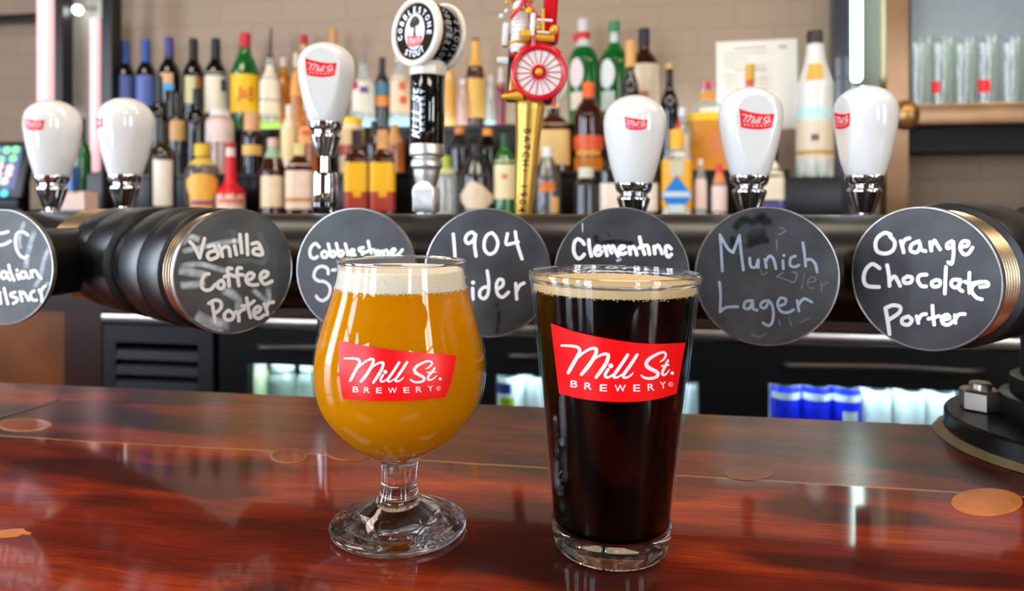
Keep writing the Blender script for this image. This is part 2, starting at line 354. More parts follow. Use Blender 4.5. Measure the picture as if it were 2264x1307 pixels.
def patch(top, bot, bl=0, br=0, nu=40, nv=16):
    vs = []; fs = []; T = spline(top, 5); Bt = spline(bot, 5)
    for j in range(nv+1):
        for i in range(nu+1):
            u, v = i/nu, j/nv; a = along(T, u); b = along(Bt, u); q = 4*v*(1-v)
            vs.append((a[0]+(b[0]-a[0])*v + bl*q*(1-u)**3 + br*q*u**3, a[1]+(b[1]-a[1])*v))
    for j in range(nv):
        for i in range(nu): k = j*(nu+1)+i; fs.append((k, k+1, k+nu+2, k+nu+1))
    return vs, fs
def mark_white(w=lambda x, y: (x, y), brew=BREW, reg=REG, bh=95):
    out = [ribbon([w(p[0], p[1]) + (p[2],) for p in st], 40, 7) for st in MARK_STROKES]
    out += [disc2(*w(d[0], d[1]), d[2]) for d in MARK_DOTS]
    if brew:
        for ch, x, y, wd, a in brew:
            g = text2(ch); gw = max(v[0] for v in g[0])-min(v[0] for v in g[0])
            out.append(place2(g, x, y, wd/gw, -bh, a))
        out.append(ring2(reg[0], reg[1], reg[2], 6)); out.append(place2(text2('R'), reg[0], reg[1], 34, -34))
    return out
red_print = mat('red_print', (250, 8, 14), 0.35, var=0.02)
white_print = mat('white_print', (236, 240, 246), 0.4, var=0.02)
def mark_on(fn, parent, layer, brew=True, **kw):
    """the red brewery panel with its white lettering; fn maps mark coordinates and a lift to a point of the surface"""
    a = MB(); lay(a, patch(MARK_TOP, MARK_BOT), lambda x, y: fn(x, y, layer))
    b = MB()
    for sh in mark_white(brew=BREW if brew else None): lay(b, sh, lambda x, y: fn(x, y, layer*2))
    a.mat(1); a.add(b.v, b.f)
    return obj('printed_logo', a, [red_print, white_print], parent, smooth=0, label='red panel with white brewery lettering', **kw)

# ------------------------------------------------------------------ structure: room shell
S0, S1, T0, T1 = -3.2, 2.7, -3.4, 2.33
ZF, ZC = -EYE, 1.65
wallm = brick_paint('painted_brick', (164, 140, 116)); plaster = mat('plaster', (74, 62, 56), 0.8, var=0.04)
floorm = mat('floor_tiles', (84, 74, 68), 0.22, var=0.1, nscale=6); ceilm = mat('ceiling_paint', (66, 58, 54), 0.8, var=0.02)
def bar_mesh(s0, s1, t0, t1, z0, z1): return MB().box(s0, s1, t0, t1, z0, z1)
def bobj(name, mb, m, **kw): return obj(name, mb, m, None, (0, 0, EYE), BAR, **kw)
bobj('floor', bar_mesh(S0, S1, T0, T1, ZF-.1, ZF), floorm, kind='structure')
bobj('ceiling', bar_mesh(S0, S1, T0, T1, ZC, ZC+.1), ceilm, kind='structure')
bobj('wall_back', bar_mesh(S0, S1, T1, T1+.1, ZF, ZC), wallm, kind='structure')
bobj('wall_left', bar_mesh(S0-.1, S0, T0, T1, ZF, ZC), plaster, kind='structure')
bobj('wall_right', bar_mesh(S1, S1+.1, T0, T1, ZF, ZC), plaster, kind='structure')
bobj('wall_front', bar_mesh(S0, S1, T0-.1, T0, ZF, ZC), plaster, kind='structure')
skym = mat('daylight_pane', (222, 236, 255), 0.3, emit=WINDOW_STRENGTH, var=0)
framem = mat('window_frame_paint', (58, 52, 48), 0.5)
warmskym = mat('daylight_pane_warm', (255, 249, 240), 0.3, emit=WINDOW_STRENGTH*.8, var=0)
def window(n, s0, s1, z0, z1, wall='front'):
    o = thing('window_%d' % n, (0, 0, EYE), BAR, kind='structure')
    f = MB(); g = MB(); d = 0.045; m_ = (s0+s1)/2; zt = z0+(z1-z0)*0.72
    def bx(mb, a0, a1, q0, q1, c0, c1):
        if wall == 'front': mb.box(a0, a1, T0+q0, T0+q1, c0, c1)
        elif wall == 'left': mb.box(S0+q0, S0+q1, a0, a1, c0, c1)
        else: mb.box(S1-q1, S1-q0, a0, a1, c0, c1)
    bx(g, s0+.02, s1-.02, .005, .012, z0+.02, z1-.02)
    for a0, a1, c0, c1 in ((s0, s0+d, z0, z1), (s1-d, s1, z0, z1), (s0+d, s1-d, z0, z0+d), (s0+d, s1-d, z1-d, z1), (m_-d/2, m_+d/2, z0+d, z1-d), (s0+d, m_-d/2, zt-d/2, zt+d/2), (m_+d/2, s1-d, zt-d/2, zt+d/2)):
        bx(f, a0, a1, .013, .05, c0, c1)
    obj('window_frame', f, framem, o); obj('pane', g, warmskym if wall == 'right' else skym, o)
k = 0
for s0, s1 in ((-2.95, -1.95), (1.95, 2.55)):
    k += 1; window(k, s0, s1, -1.18 if s0 < 0 else -0.45, 1.35)
for t0, t1 in ((-2.95, -2.35), (-1.5, -0.85), (-0.1, 0.6)):
    k += 1; window(k, t0, t1, -0.35, 1.3, 'left')
window(k+1, -1.75, -1.0, -0.35, 1.3, 'right')

# ------------------------------------------------------------------ bar counter
ZB = -0.18; T_SEAM, T_EDGE = 0.476, 0.620
barwood = wood_bar('polished_hardwood')
bar = thing('bar_counter', B(0, T_SEAM, ZB), BAR, label='polished dark red hardwood bar top carrying both beer glasses', cat='counter')
obj('counter_slab', MB().bbox(-2.4, 1.3, 0.02-T_SEAM, T_EDGE-T_SEAM, -0.055, 0.0, 0.003), barwood, bar)
dkwood = mat('dark_wood_panel', (58, 30, 18), 0.5, var=0.2, nscale=12)
obj('tower_shelf', MB().bbox(0.31, 0.43, T_EDGE-T_SEAM-.002, 0.675-T_SEAM, -0.055, 0.0, 0.002), barwood, bar)
obj('bar_base', MB().box(-2.3, 1.25, 0.16-T_SEAM, 0.56-T_SEAM, ZF-ZB, -0.055), dkwood, bar)
BM = mtx(B(0, T_SEAM, ZB), BAR).inverted()
def counter_pt(px, py):
    d = -ZB*F/(py-PY); return BM @ at_y(px, py, d)
plug_tan = mat('plug_tan', (176, 118, 62), 0.45, coat=0.35, var=0.12, nscale=60); plug_or = mat('plug_orange', (206, 118, 48), 0.4, coat=0.35, var=0.2, nscale=50)
plug_red = mat('plug_red', (150, 66, 30), 0.4, coat=0.35, var=0.15, nscale=50); plug_dull = mat('plug_dull', (164, 92, 56), 0.45, coat=0.35, var=0.12, nscale=50)
def plug(px, py, hx, hy, ringm, inner=None, iw=0.84, shift=0.0):
    c = counter_pt(px, py); a = counter_pt(px+hx, py)-c; b = counter_pt(px, py-hy)-c; mb = MB(); n = 40
    def pt(k, r, z, off=0): q = c + a*(math.cos(k)*r+off) + b*math.sin(k)*r; return (q.x, q.y, z)
    A = [pt(2*PI*i/n, 1, 0.0004) for i in range(n)]; D = [pt(2*PI*i/n, 1.0, -0.001) for i in range(n)]
    mb.loft([D, A]);
    if inner:
        mb.mat(1); mb.loft([[pt(2*PI*i/n, iw, 0.0002, shift) for i in range(n)], [pt(2*PI*i/n, iw, 0.0007, shift) for i in range(n)]])
    return obj('wood_plug', mb, [ringm, inner or ringm], bar, smooth=0, label='pale oval plug let into the bar top')
plug(55, 940, 60, 14, plug_tan, plug_red, .80, -.12); plug(638, 1008, 42, 16, plug_tan, plug_red, .86); plug(775, 993, 62, 24, plug_tan, plug_red, .93)
plug(1655, 1047, 54, 15, plug_dull); plug(2182, 1110, 79, 29, plug_or)
mb = MB(); pts = [(-30,1182),(0,1174),(30,1171),(52,1170),(58,1176),(70,1179),(66,1183),(50,1182),(38,1188),(10,1190),(-30,1192)]
q = [counter_pt(*p) for p in pts]; mb.loft([[(p.x, p.y, -.001) for p in q], [(p.x, p.y, .0004) for p in q]]); obj('wood_patch', mb, plug_or, bar, smooth=0, label='small orange filler patch in the bar top')
mb = MB(); sh = ribbon([counter_pt(-20, 930).to_2d()[:]+(0.004,), counter_pt(40, 912).to_2d()[:]+(0.0035,), counter_pt(90, 898).to_2d()[:]+(0.003,), counter_pt(132, 884).to_2d()[:]+(0.0015,)], .003)
lay(mb, sh, lambda x, y: (x, y, 0.0005)); obj('resin_filled_crack', mb, mat('dark_resin', (40, 26, 22), 0.05, coat=1.0, var=0), bar, smooth=0)

# ------------------------------------------------------------------ the two beers
LEAN = math.radians(0.72)
def smooth_prof(pts, sub=6): return [(max(p[0], 1e-5), p[1]) for p in spline(pts, sub)]
clear = mat('solid_clear_glass', (255, 255, 255), 0.0, trans=1.0, ior=1.5, var=0)
wallg = thin_glass('thin_glass_wall', refl0=.022)
nt = clear.node_tree; tb_ = nt.nodes.new('ShaderNodeBsdfTransparent'); tm_ = nt.nodes.new('ShaderNodeMixShader'); tm_.inputs[0].default_value = .10
nt.links.new(nt.nodes['Principled BSDF'].outputs[0], tm_.inputs[1]); nt.links.new(tb_.outputs[0], tm_.inputs[2]); nt.links.new(tm_.outputs[0], nt.nodes['Material Output'].inputs['Surface'])
def r_at(prof, z):
    for (r0, z0), (r1, z1) in zip(prof, prof[1:]):
        if min(z0, z1)-1e-9 <= z <= max(z0, z1)+1e-9 and abs(z1-z0) > 1e-9: return r0 + (r1-r0)*(z-z0)/(z1-z0)
    return prof[-1][0] if z > prof[-1][1] else prof[0][0]
def onto(M, prof):
    """maps a pixel of the photograph onto the outside of a turned shape (local coordinates)"""
    Mi = M.inverted(); o = Mi @ Vector((0, 0, EYE)); R = Mi.to_3x3()
    def fn(px, py, off):
        d = (R @ Vector(((px-PX)/F, 1.0, -(py-PY)/F))).normalized()
        g = lambda t: math.hypot(o.x+d.x*t, o.y+d.y*t) - (r_at(prof, o.z+d.z*t) + off)
        t = 0.25; st = 0.002
        while t < 0.5 and g(t) > 0: t += st
        a, b = t-st, t
        for _ in range(24):
            m_ = (a+b)/2
            if g(m_) > 0: a = m_
            else: b = m_
        return tuple(o + d*a)
    return fn
# --- tulip glass
d1 = 0.3904; L1 = at_y(881, 1165, d1); L1.z = EYE+ZB; R1 = (0, LEAN, 0); M1 = mtx(L1, R1)
tul = thing('tulip_beer_glass', L1, R1, label='stemmed tulip glass of hazy amber beer with a red brewery panel', cat='glass')
bowl_out = smooth_prof([(.0112,.0385),(.0128,.0402),(.0180,.0432),(.0251,.0474),(.0319,.0527),(.0393,.0608),(.0445,.0690),(.0475,.0799),(.0481,.0908),(.0469,.1017),(.0434,.1151),(.0384,.1316),(.0362,.1422),(.0355,.1480)], 5)
bowl = MB(); inn = [(max(r-.0010, .0001), z) for r, z in bowl_out if z > .0440]
bowl.lathe([p for p in bowl_out if p[1] > .0425] + [(.0355,.1490),(.0350,.1496),(.0345,.1490)] + inn[::-1], 96, caps=False)
bo = obj('bowl', bowl, wallg, tul)
obj('rim', MB().torus((0, 0, .1489), (0, 0, 1), .0350, .0010, 96, 12), clear, tul)
stem = [(1e-5,.0004),(.0300,.0004),(.0365,.0008),(.0378,.0020),(.0376,.0034),(.0350,.0047),(.0300,.0062),(.0245,.0086),(.0195,.0118),(.0150,.0146),(.0122,.0172),(.0106,.0205),(.0100,.0240),(.0099,.0300),(.0102,.0352),(.0110,.0382),(.0128,.0404),(.0172,.0429)]
stem_in = [(.0160,.0429),(.0110,.0412),(.0060,.0402),(1e-5,.0398)]
obj('stem', MB().lathe(smooth_prof(stem, 4) + smooth_prof(stem_in, 3), 96, caps=False), clear, tul)
onto1 = onto(M1, bowl_out)
def z6(x, y): return 730 + x/7.547, 740 + y/7.547
def warp6(x, y):
    K = [(0,-64),(300,-66),(600,-80),(900,-118),(1300,-128),(1600,-115),(1800,-102),(2200,-95)]
    for (x0, d0), (x1, d1_) in zip(K, K[1:]):
        if x0 <= x <= x1: dy = d0 + (d1_-d0)*(x-x0)/(x1-x0)
    return x - 17 + (max(0, x-1650)*0.54), y + dy
BREW6 = [('B',425,915,98,.04),('R',613,925,100,.03),('E',815,931,98,.01),('W',1040,931,152,-.02),('E',1273,926,100,-.03),('R',1480,915,100,-.06),('Y',1675,900,88,-.10)]
a = MB(); lay(a, patch([(150,92),(400,150),(700,205),(1000,250),(1300,285),(1600,310),(1900,330),(2098,345)], [(215,1075),(500,1098),(900,1112),(1300,1105),(1600,1085),(1925,1045)], -38, 30), lambda x, y: onto1(*z6(x, y), .00012))
a.mat(1)
for sh in mark_white(warp6, BREW6, (1808, 897, 34), 95): lay(a, sh, lambda x, y: onto1(*z6(x, y), .00024))
obj('printed_logo', a, [red_print, white_print], bo, smooth=0, label='red panel with white brewery lettering')
amber = mat('hazy_amber_beer', (214, 132, 0), 0.5, var=0.03, nscale=25, sss=0.25, spec=0.0)
beer1 = thing('amber_beer', L1, R1, label='hazy orange amber beer with a pale head inside the stemmed tulip glass', cat='beer')
ins = [(r-.0013, z) for r, z in bowl_out if .0430 < z < .1350]
obj('beer_body', MB().lathe([(1e-5,.0402),(.006,.0406),(.011,.0416)] + ins + [(r_at(bowl_out, .1350)-.0013,.1350),(1e-5,.1350)], 96, caps=False), amber, beer1)
foam1 = foam_mat('pale_foam', (240, 224, 200)); fr = lambda z: r_at(bowl_out, z)-.0013
obj('foam', MB().lathe([(1e-5,.1349),(fr(.1349),.1349),(fr(.138),.138),(fr(.142),.142),(fr(.1445)-.0002,.1445),(fr(.145)-.0012,.1451),(.028,.1447),(.015,.1449),(1e-5,.1450)], 96, caps=False), foam1, beer1)
bub = MB()
for i in range(200):
    a_ = random.uniform(PI*0.95, PI*2.05); z_ = .1349+random.gauss(-.0002, .00045); r_ = random.uniform(.00018, .00042)
    bub.sphere(((fr(z_)+.0001)*math.cos(a_), (fr(z_)+.0001)*math.sin(a_), z_), r_, 6, 4)
props(obj('foam_bubbles', bub, foam1, beer1), kind='stuff')
# --- pint glass
d2 = 0.3706; L2 = at_y(1350, 1203, d2); L2.z = EYE+ZB; M2 = mtx(L2, R1)
pint = thing('pint_glass', L2, R1, label='tall straight pint glass of black porter with a red brewery panel', cat='glass')
pr = lambda z: .0303 + (.0449-.0303)*z/.1449
p_out = [(pr(z), z) for z in [.003+.0071*i for i in range(21)]]
wallb = MB(); pw_in = [(r-.0012, z) for r, z in p_out if z > .014]
wallb.lathe([p for p in p_out if p[1] > .0135] + [(.0449,.1440),(.0446,.1447),(.0441,.1449),(.0436,.1445)] + pw_in[::-1], 96, caps=False)
wo = obj('wall', wallb, wallg, pint)
obj('rim', MB().lathe([(.04505,.1400),(.0453,.1412),(.04555,.1432),(.0452,.1446),(.0446,.1450),(.0438,.1446),(.0434,.1432),(.0435,.1412),(.0440,.1400),(.04505,.1400)], 96, caps=False), clear, pint)
obj('base', MB().lathe([(1e-5,.0012),(.022,.0012),(.0270,.0004),(.0290,.0006),(.0302,.0020),(pr(.006),.006),(pr(.0135),.0135),(pr(.0135)-.0012,.0136),(.026,.0128),(.015,.0122),(1e-5,.0120)], 96, caps=False), clear, pint)
onto2 = onto(M2, p_out)
def z5(x, y): return 1200 + x/6.224, 690 + y/6.224
mark_on(lambda x, y, off: onto2(*z5(x, y), off), wo, .00012)
port = bpy.data.materials.new('black_porter'); port.use_nodes = True; nt = port.node_tree; pb = nt.nodes['Principled BSDF']
pb.inputs['Base Color'].default_value = (1, 1, 1, 1); pb.inputs['Transmission Weight'].default_value = 1.0; pb.inputs['IOR'].default_value = 1.12; pb.inputs['Roughness'].default_value = 0.0
va = nt.nodes.new('ShaderNodeVolumeAbsorption'); va.inputs['Color'].default_value = (0.72, 0.12, 0.02, 1); va.inputs['Density'].default_value = 420
nt.links.new(va.outputs[0], nt.nodes['Material Output'].inputs['Volume'])
beer2 = thing('black_porter', L2, R1, label='near black porter with a thin tan head inside the straight pint glass', cat='beer')
pin = lambda z: pr(z)-.0015
obj('beer_body', MB().lathe([(1e-5,.0130),(.026,.0134),(pin(.0140)-.001,.0138)] + [(pin(z), z) for z in [.0148+.0121*i for i in range(11)]] + [(1e-5,.0148+.0121*10)], 96, caps=False), port, beer2)
ZT = .0148+.0121*10; foam2 = foam_mat('tan_foam', (222, 190, 140))
obj('foam', MB().lathe([(1e-5,ZT-.0002),(pin(ZT),ZT-.0002),(pin(ZT+.003),ZT+.003),(pin(ZT+.0045)-.0005,ZT+.0042),(.038,ZT+.0034),(.02,ZT+.0036),(1e-5,ZT+.0036)], 96, caps=False), foam2, beer2)
bub = MB()
for i in range(240):
    a_ = random.uniform(PI*0.95, PI*2.05); z_ = ZT+random.gauss(-.0003, .0005); r_ = random.uniform(.00015, .0004)
    bub.sphere(((pin(z_)+.0001)*math.cos(a_), (pin(z_)+.0001)*math.sin(a_), z_), r_, 6, 4)
props(obj('foam_bubbles', bub, foam2, beer2), kind='stuff')

# ------------------------------------------------------------------ draft tower (black iron pipe on flanged posts)
iron = mat('black_iron', (15, 13, 13), 0.34, metal=0.0, var=0.25, nscale=60, bump=0.12, coat=0.0, spec=.5)
brass = mat('worn_brass_thread', (206, 180, 144), 0.3, metal=1.0, var=0.2, nscale=40)
steel_nut = mat('galvanised_nut', (196, 184, 174), 0.35, metal=1.0, var=0.1)
ZR = -0.049; T_RAIL = 0.578; RP = 0.042
def LB(s, t, z): return (s, t, z)                          # bar-frame coordinates of things placed with rotation BAR at the eye origin
tower = thing('draft_tower', (0, 0, EYE), BAR, label='black iron pipe draft tower on flanged posts behind the chalkboard badges', cat='beer tower')
def arc(c, r, a0, a1, u, v, n=10): return [tuple(Vector(c) + Vector(u)*r*math.cos(a0+(a1-a0)*i/n) + Vector(v)*r*math.sin(a0+(a1-a0)*i/n)) for i in range(n+1)]
# main rail with the elbow that drops to the post
el = arc((.343-.055, T_RAIL, ZR-.055), .055, PI/2, 0, (1,0,0), (0,0,1))
obj('rail', MB().tube([(-.33, T_RAIL, ZR)] + el + [(.343, T_RAIL, ZB+.03)], RP, 40), iron, tower)
def collar_rings(mb, p0, ax, segs):
    ax = Vector(ax).normalized(); p0 = Vector(p0)
    for l0, l1, r in segs:
        mb.tube([p0+ax*l0, p0+ax*(l0+.0006), p0+ax*(l0+.0016), p0+ax*(l1-.0016), p0+ax*(l1-.0006), p0+ax*l1], [r-.0012, r-.0003, r, r, r-.0003, r-.0012], 40)
    return mb
mb = MB(); collar_rings(mb, (.343, T_RAIL, ZB), (0,0,1), [(.016, .036, .056), (.036, .05, .049)]); obj('post_hub', mb, iron, tower)
def threads(mb, p0, ax, l0, l1, r, pitch=.0042):
    ax = Vector(ax).normalized(); p0 = Vector(p0); n = max(2, int(round((l1-l0)/pitch))); pts = []; rad = []
    for i in range(n*6+1):
        l = l0 + (l1-l0)*i/(n*6); pts.append(p0+ax*l); rad.append(r + .0011*math.cos(2*PI*i/6))
    return mb.tube(pts, rad, 44)
# flange with nuts
fl = MB().lathe([(1e-5,.0),(.0925,.0),(.0925,.0165),(.0910,.0185),(.060,.0190),(.056,.0195),(1e-5,.0195)], 64, cx=.343, cy=.578-.0, caps=False)
fl.v = [(x, y, z+ZB) for x, y, z in fl.v]; flange = obj('flange', fl, iron, tower)
se = MB().lathe([(.0915,.0003),(.1000,.0005),(.0975,.0020),(.0925,.0045),(.0915,.0003)], 64, cx=.343, cy=.578, caps=False); se.v = [(x+random.uniform(-.0006,.0006), y+random.uniform(-.0006,.0006), z+ZB) for x, y, z in se.v]
obj('sealant', se, mat('old_sealant', (128, 112, 80), 0.4, var=0.3, nscale=80), tower, label='crusty tan sealant around the flange')
pn = at_y(2168, 905, .5527); ns, nt_ = pn.x*CT-pn.y*ST, pn.x*ST+pn.y*CT; dx, dy = ns-.343, nt_-.578
for q in range(4):
    a_ = q*PI/2; x = .343+dx*math.cos(a_)-dy*math.sin(a_); y = .578+dx*math.sin(a_)+dy*math.cos(a_)
    nb = MB().lathe([(.0135,ZB+.0190),(.0150,ZB+.0200),(.0150,ZB+.0330),(.0128,ZB+.0350),(.0090,ZB+.0352)], 6, cx=x, cy=y, rot=.35)
    nb.lathe([(.0078,ZB+.034),(.0078,ZB+.0392),(.0066,ZB+.0402)], 20, cx=x, cy=y)
    obj('nut', nb, steel_nut, tower, smooth=25, label='hexagonal galvanised nut on the flange')
# the arm that carries the Vanilla Coffee Porter cap: runs back and sideways to the second rail
PHI_V = math.radians(58); vS, vT = -.2877, .487; vax = (-math.sin(PHI_V), math.cos(PHI_V), 0); vp = (vS, vT, ZR-.0005)
va_ = lambda l: tuple(Vector(vp)+Vector(vax)*l)
mb = MB(); collar_rings(mb, vp, vax, [(.024, .060, .0478), (.060, .098, .0484)]); obj('coupling', mb, iron, tower)
mb = MB(); collar_rings(mb, vp, vax, [(.128, .182, .0484), (.182, .226, .0478)]); obj('coupling', mb, iron, tower)
obj('threaded_end', threads(MB(), vp, vax, .004, .026, .0440), brass, tower, label='bronze thread showing behind a badge')
obj('threaded_end', threads(MB(), vp, vax, .224, .285, .0452), brass, tower, label='bronze thread showing beside a coupling')
T_LEFT = .70
e0 = va_(.37); obj('rail', MB().tube([va_(.09), va_(.13)], .043, 36).tube([va_(.25), e0, (e0[0]-.05, T_LEFT, ZR), (-1.2, T_LEFT, ZR)], RP, 36), iron, tower)
obj('post', MB().tube([(-1.05, T_LEFT, ZF), (-1.05, T_LEFT, ZR)], RP, 36), iron, tower)
# arm for the Orange Chocolate Porter cap
PHI_O = math.radians(46); oS, oT = .1948, .4965; oax = (math.sin(PHI_O), math.cos(PHI_O), 0); op = (oS, oT, ZR+.001)
obj('threaded_end', threads(MB(), op, oax, .004, .036, .0440), brass, tower, label='bronze thread showing behind the badge by the flange')
mb = MB(); collar_rings(mb, op, oax, [(.034, .095, .0500)]); mb.tube([tuple(Vector(op)+Vector(oax)*.09), tuple(Vector(op)+Vector(oax)*.13)], RP, 36); obj('coupling', mb, iron, tower)
mb = MB(); collar_rings(mb, (.300, T_RAIL, ZR), (1,0,0), [(0, .04, .0490)]); obj('coupling', mb, iron, tower)

# ------------------------------------------------------------------ chalkboard badges
chalk = mat('chalk_marker', (252, 255, 255), 0.6, var=0.05, nscale=200); chalk_blue = mat('blue_grey_chalk', (150, 168, 186), 0.7, var=0.15, nscale=150)
chalk_faint = smear_mat('rubbed_chalk', (150, 160, 172), 0.55, soft=False); chalk_haze = smear_mat('chalk_haze', (150, 164, 176), 0.55); chalk_smear = smear_mat('chalk_smear', (206, 222, 230), 1.35, lo=.3, ns=110); wet = smear_mat('damp_streak', (14, 13, 16), 1.3, lo=.15)
rimm = mat('badge_rim', (150, 146, 140), 0.3, metal=0.8, var=0.25, nscale=120)
RB = 0.0475
WR = {}
WR['fc'] = (0, 480, 5.444, 40, [[(-70,200),(0,197),(50,190),(95,175)],[(-70,330),(0,338),(60,325),(125,290)],[(-75,200),(-70,330),(-62,480)],[(335,215),(290,185),(235,180),(195,220),(185,300),(205,400),(250,470),(300,490),(330,470)],
 [(-45,590),(-40,660),(-25,740)],[(-65,640),(-20,635)],[(75,665),(30,660),(15,710),(45,740),(80,710),(80,665),(90,720),(120,755)],[(105,580),(125,660),(170,760)],[(205,690),(230,745)],[(300,660),(255,665),(250,715),(285,735),(315,700),(310,665),(325,715),(350,735)],[(370,650),(390,720)],[(375,690),(400,645),(435,655),(465,710),(495,735)],
 [(-75,870),(-65,960),(-55,1060)],[(-75,880),(-40,860),(-30,920),(-65,960)],[(0,950),(10,1040)],[(50,860),(70,950),(95,1045)],[(180,905),(130,925),(140,955),(200,975),(205,1010),(160,1040)],[(240,900),(265,1010)],[(250,930),(280,905),(310,940),(345,1000)],[(410,890),(370,920),(375,970),(400,1000),(440,1000)],[(470,880),(500,940),(505,1015)],[(490,900),(520,850),(545,830)]],[(205,640,22),(0,915,22)])
WR['vanilla'] = (390, 460, 4.667, 38, [[(140,350),(185,400),(240,515)],[(240,515),(265,410),(290,315)],[(330,400),(380,385),(410,430),(430,495),(390,520),(345,530),(320,490),(345,455),(400,440)],[(440,390),(460,440),(475,500)],[(465,430),(500,400),(540,410),(555,495)],[(600,390),(620,480)],[(655,275),(665,370),(675,460)],[(725,275),(730,380),(735,480)],[(780,370),(840,360),(875,420),(885,480),(820,480),(790,455),(810,420),(870,420)],
 [(335,680),(290,690),(265,750),(265,820),(310,850),(360,835),(400,790)],[(470,745),(430,770),(430,820),(470,830),(495,790),(470,745)],[(570,625),(530,625),(535,700),(545,805)],[(495,710),(545,690),(580,695)],[(670,620),(630,625),(630,700),(645,800)],[(595,705),(640,690),(685,690)],[(720,745),(775,730),(800,690),(760,670),(720,710),(730,770),(780,795),(840,790)],[(865,730),(920,710),(945,670),(900,655),(865,700),(880,760),(920,785),(985,755)],
 [(370,990),(385,1080),(400,1175)],[(335,985),(400,950),(455,970),(460,1030),(410,1080)],[(530,1060),(495,1100),(510,1150),(570,1150),(590,1100),(540,1055)],[(615,1070),(640,1110),(645,1165)],[(635,1100),(665,1060),(700,1045)],[(725,930),(740,1030),(765,1130)],[(680,1010),(740,1005),(800,960)],[(795,1090),(850,1070),(870,1030),(830,1020),(800,1060),(810,1120),(850,1140),(905,1105)],[(905,990),(930,1050),(940,1100)],[(925,1040),(950,985),(1000,970)]],[(590,335,24)])
WR['cobble'] = (650, 460, 5.029, 38, [[(280,435),(240,395),(195,430),(175,490),(190,545),(230,560),(260,540)],[(340,480),(310,500),(320,545),(360,545),(370,505),(340,480)],[(380,400),(400,480),(410,535)],[(405,500),(440,480),(460,510),(440,540),(410,535)],[(470,395),(490,475),(500,530)],[(490,500),(530,475),(550,505),(525,535),(500,530)],[(570,400),(590,470),(600,520)],[(635,500),(670,480),(650,460),(625,490),(640,525),(680,520)],[(770,440),(725,450),(735,480),(780,490),(760,515)],[(825,370),(840,440),(860,500)],[(800,490),(850,470),(890,465)],[(930,475),(905,500),(940,520),(960,490),(930,475)],[(980,480),(1000,520)],[(990,490),(1030,470),(1050,515)],[(1080,500),(1125,470),(1105,455),(1080,490),(1120,530),(1165,510),(1205,465)],
 [(380,730),(375,680),(330,650),(270,660),(230,710),(225,770),(270,810),(340,820),(390,860),(405,920),(380,990),(320,1030),(270,1010),(250,980)],[(430,690),(490,685),(570,670)],[(500,640),(515,780),(540,980)],[(690,760),(630,820),(640,930),(710,960),(760,880),(690,760)],[(820,770),(840,900),(900,940),(960,880),(970,770)],[(970,770),(990,940)],[(1060,650),(1080,780),(1110,920)],[(1020,760),(1090,745),(1150,735)]],[])
WR['cider'] = (940, 460, 4.668, 36, [[(290,270),(300,380),(308,500)],[(510,270),(480,250),(430,280),(415,330),(440,365),(490,340),(520,285)],[(520,275),(510,380),(525,495)],[(690,255),(640,280),(610,350),(615,430),(660,475),(720,450),(750,370),(730,300),(690,255)],[(850,265),(835,370),(900,365),(960,350)],[(930,245),(950,370),(1000,525)],
 [(400,720),(330,700),(280,770),(280,880),(330,940),(400,920)],[(490,830),(495,940)],[(640,650),(655,760),(650,880),(610,935),(565,910),(570,850),(620,815),(655,830)],[(740,840),(800,800),(800,745),(760,740),(735,800),(750,890),(800,920),(860,870)],[(935,780),(940,870),(945,940)],[(945,860),(975,800),(1020,775)]],[(495,770,22)])
WR['clem'] = (1220, 460, 7.261, 62, [[(520,580),(480,530),(420,500),(370,540),(350,640),(365,740),(420,810),(480,790),(520,745)],[(595,515),(605,640),(635,770)],[(690,690),(760,660),(770,620),(720,620),(690,690),(710,750),(770,750),(800,700)],[(840,620),(870,700),(885,760)],[(870,660),(910,610),(940,680),(960,720)],[(945,650),(980,610),(1020,680),(1065,770)],[(1080,650),(1140,650),(1170,620),(1110,615),(1085,670),(1120,740),(1190,720)],[(1240,630),(1260,740)],[(1250,680),(1300,620),(1340,670),(1365,750)],[(1410,470),(1440,600),(1490,740)],[(1400,640),(1460,610),(1530,600)],[(1545,620),(1570,740)],[(1640,620),(1655,730)],[(1650,660),(1700,600),(1740,650),(1770,730)],[(1830,660),(1830,620),(1870,610),(1915,655)],[(1825,640),(1835,730),(1870,785),(1920,745)],
 [(690,1060),(620,985),(540,1000),(520,1080),(600,1150),(680,1230),(640,1310),(540,1290)],[(960,1000),(890,1050),(900,1200),(980,1240),(1040,1120),(960,1000)],[(1160,1000),(1190,1170),(1270,1230),(1350,1150),(1370,1010)],[(1520,1010),(1540,1240)],[(1535,1090),(1580,1020),(1650,1020)]],[])
WR['munich'] = (1530, 450, 3.961, 26, [[(245,275),(255,400),(265,590)],[(245,275),(310,390),(360,430)],[(360,430),(415,280)],[(415,280),(430,430),(450,580)],[(505,480),(515,550),(560,555),(580,490),(580,560)],[(640,490),(650,560)],[(645,510),(680,460),(715,490),(735,570)],[(795,500),(800,570)],[(905,460),(865,480),(860,540),(900,555),(935,540)],[(970,345),(985,440),(995,550)],[(990,500),(1040,490),(1080,530),(1095,600)],[(240,690),(250,800),(245,950)],[(245,950),(300,910),(400,905)],[(530,850),(470,860),(455,910),(500,920),(530,870),(535,920),(570,935)],[(670,850),(620,860),(600,900),(640,915),(680,860),(710,930),(705,1030),(670,1070),(620,1045)],[(750,900),(810,880),(820,840),(770,830),(750,890),(780,945),(840,955),(890,930)],[(920,850),(935,940)],[(930,890),(980,835),(1050,865)]],[(805,455,14)])
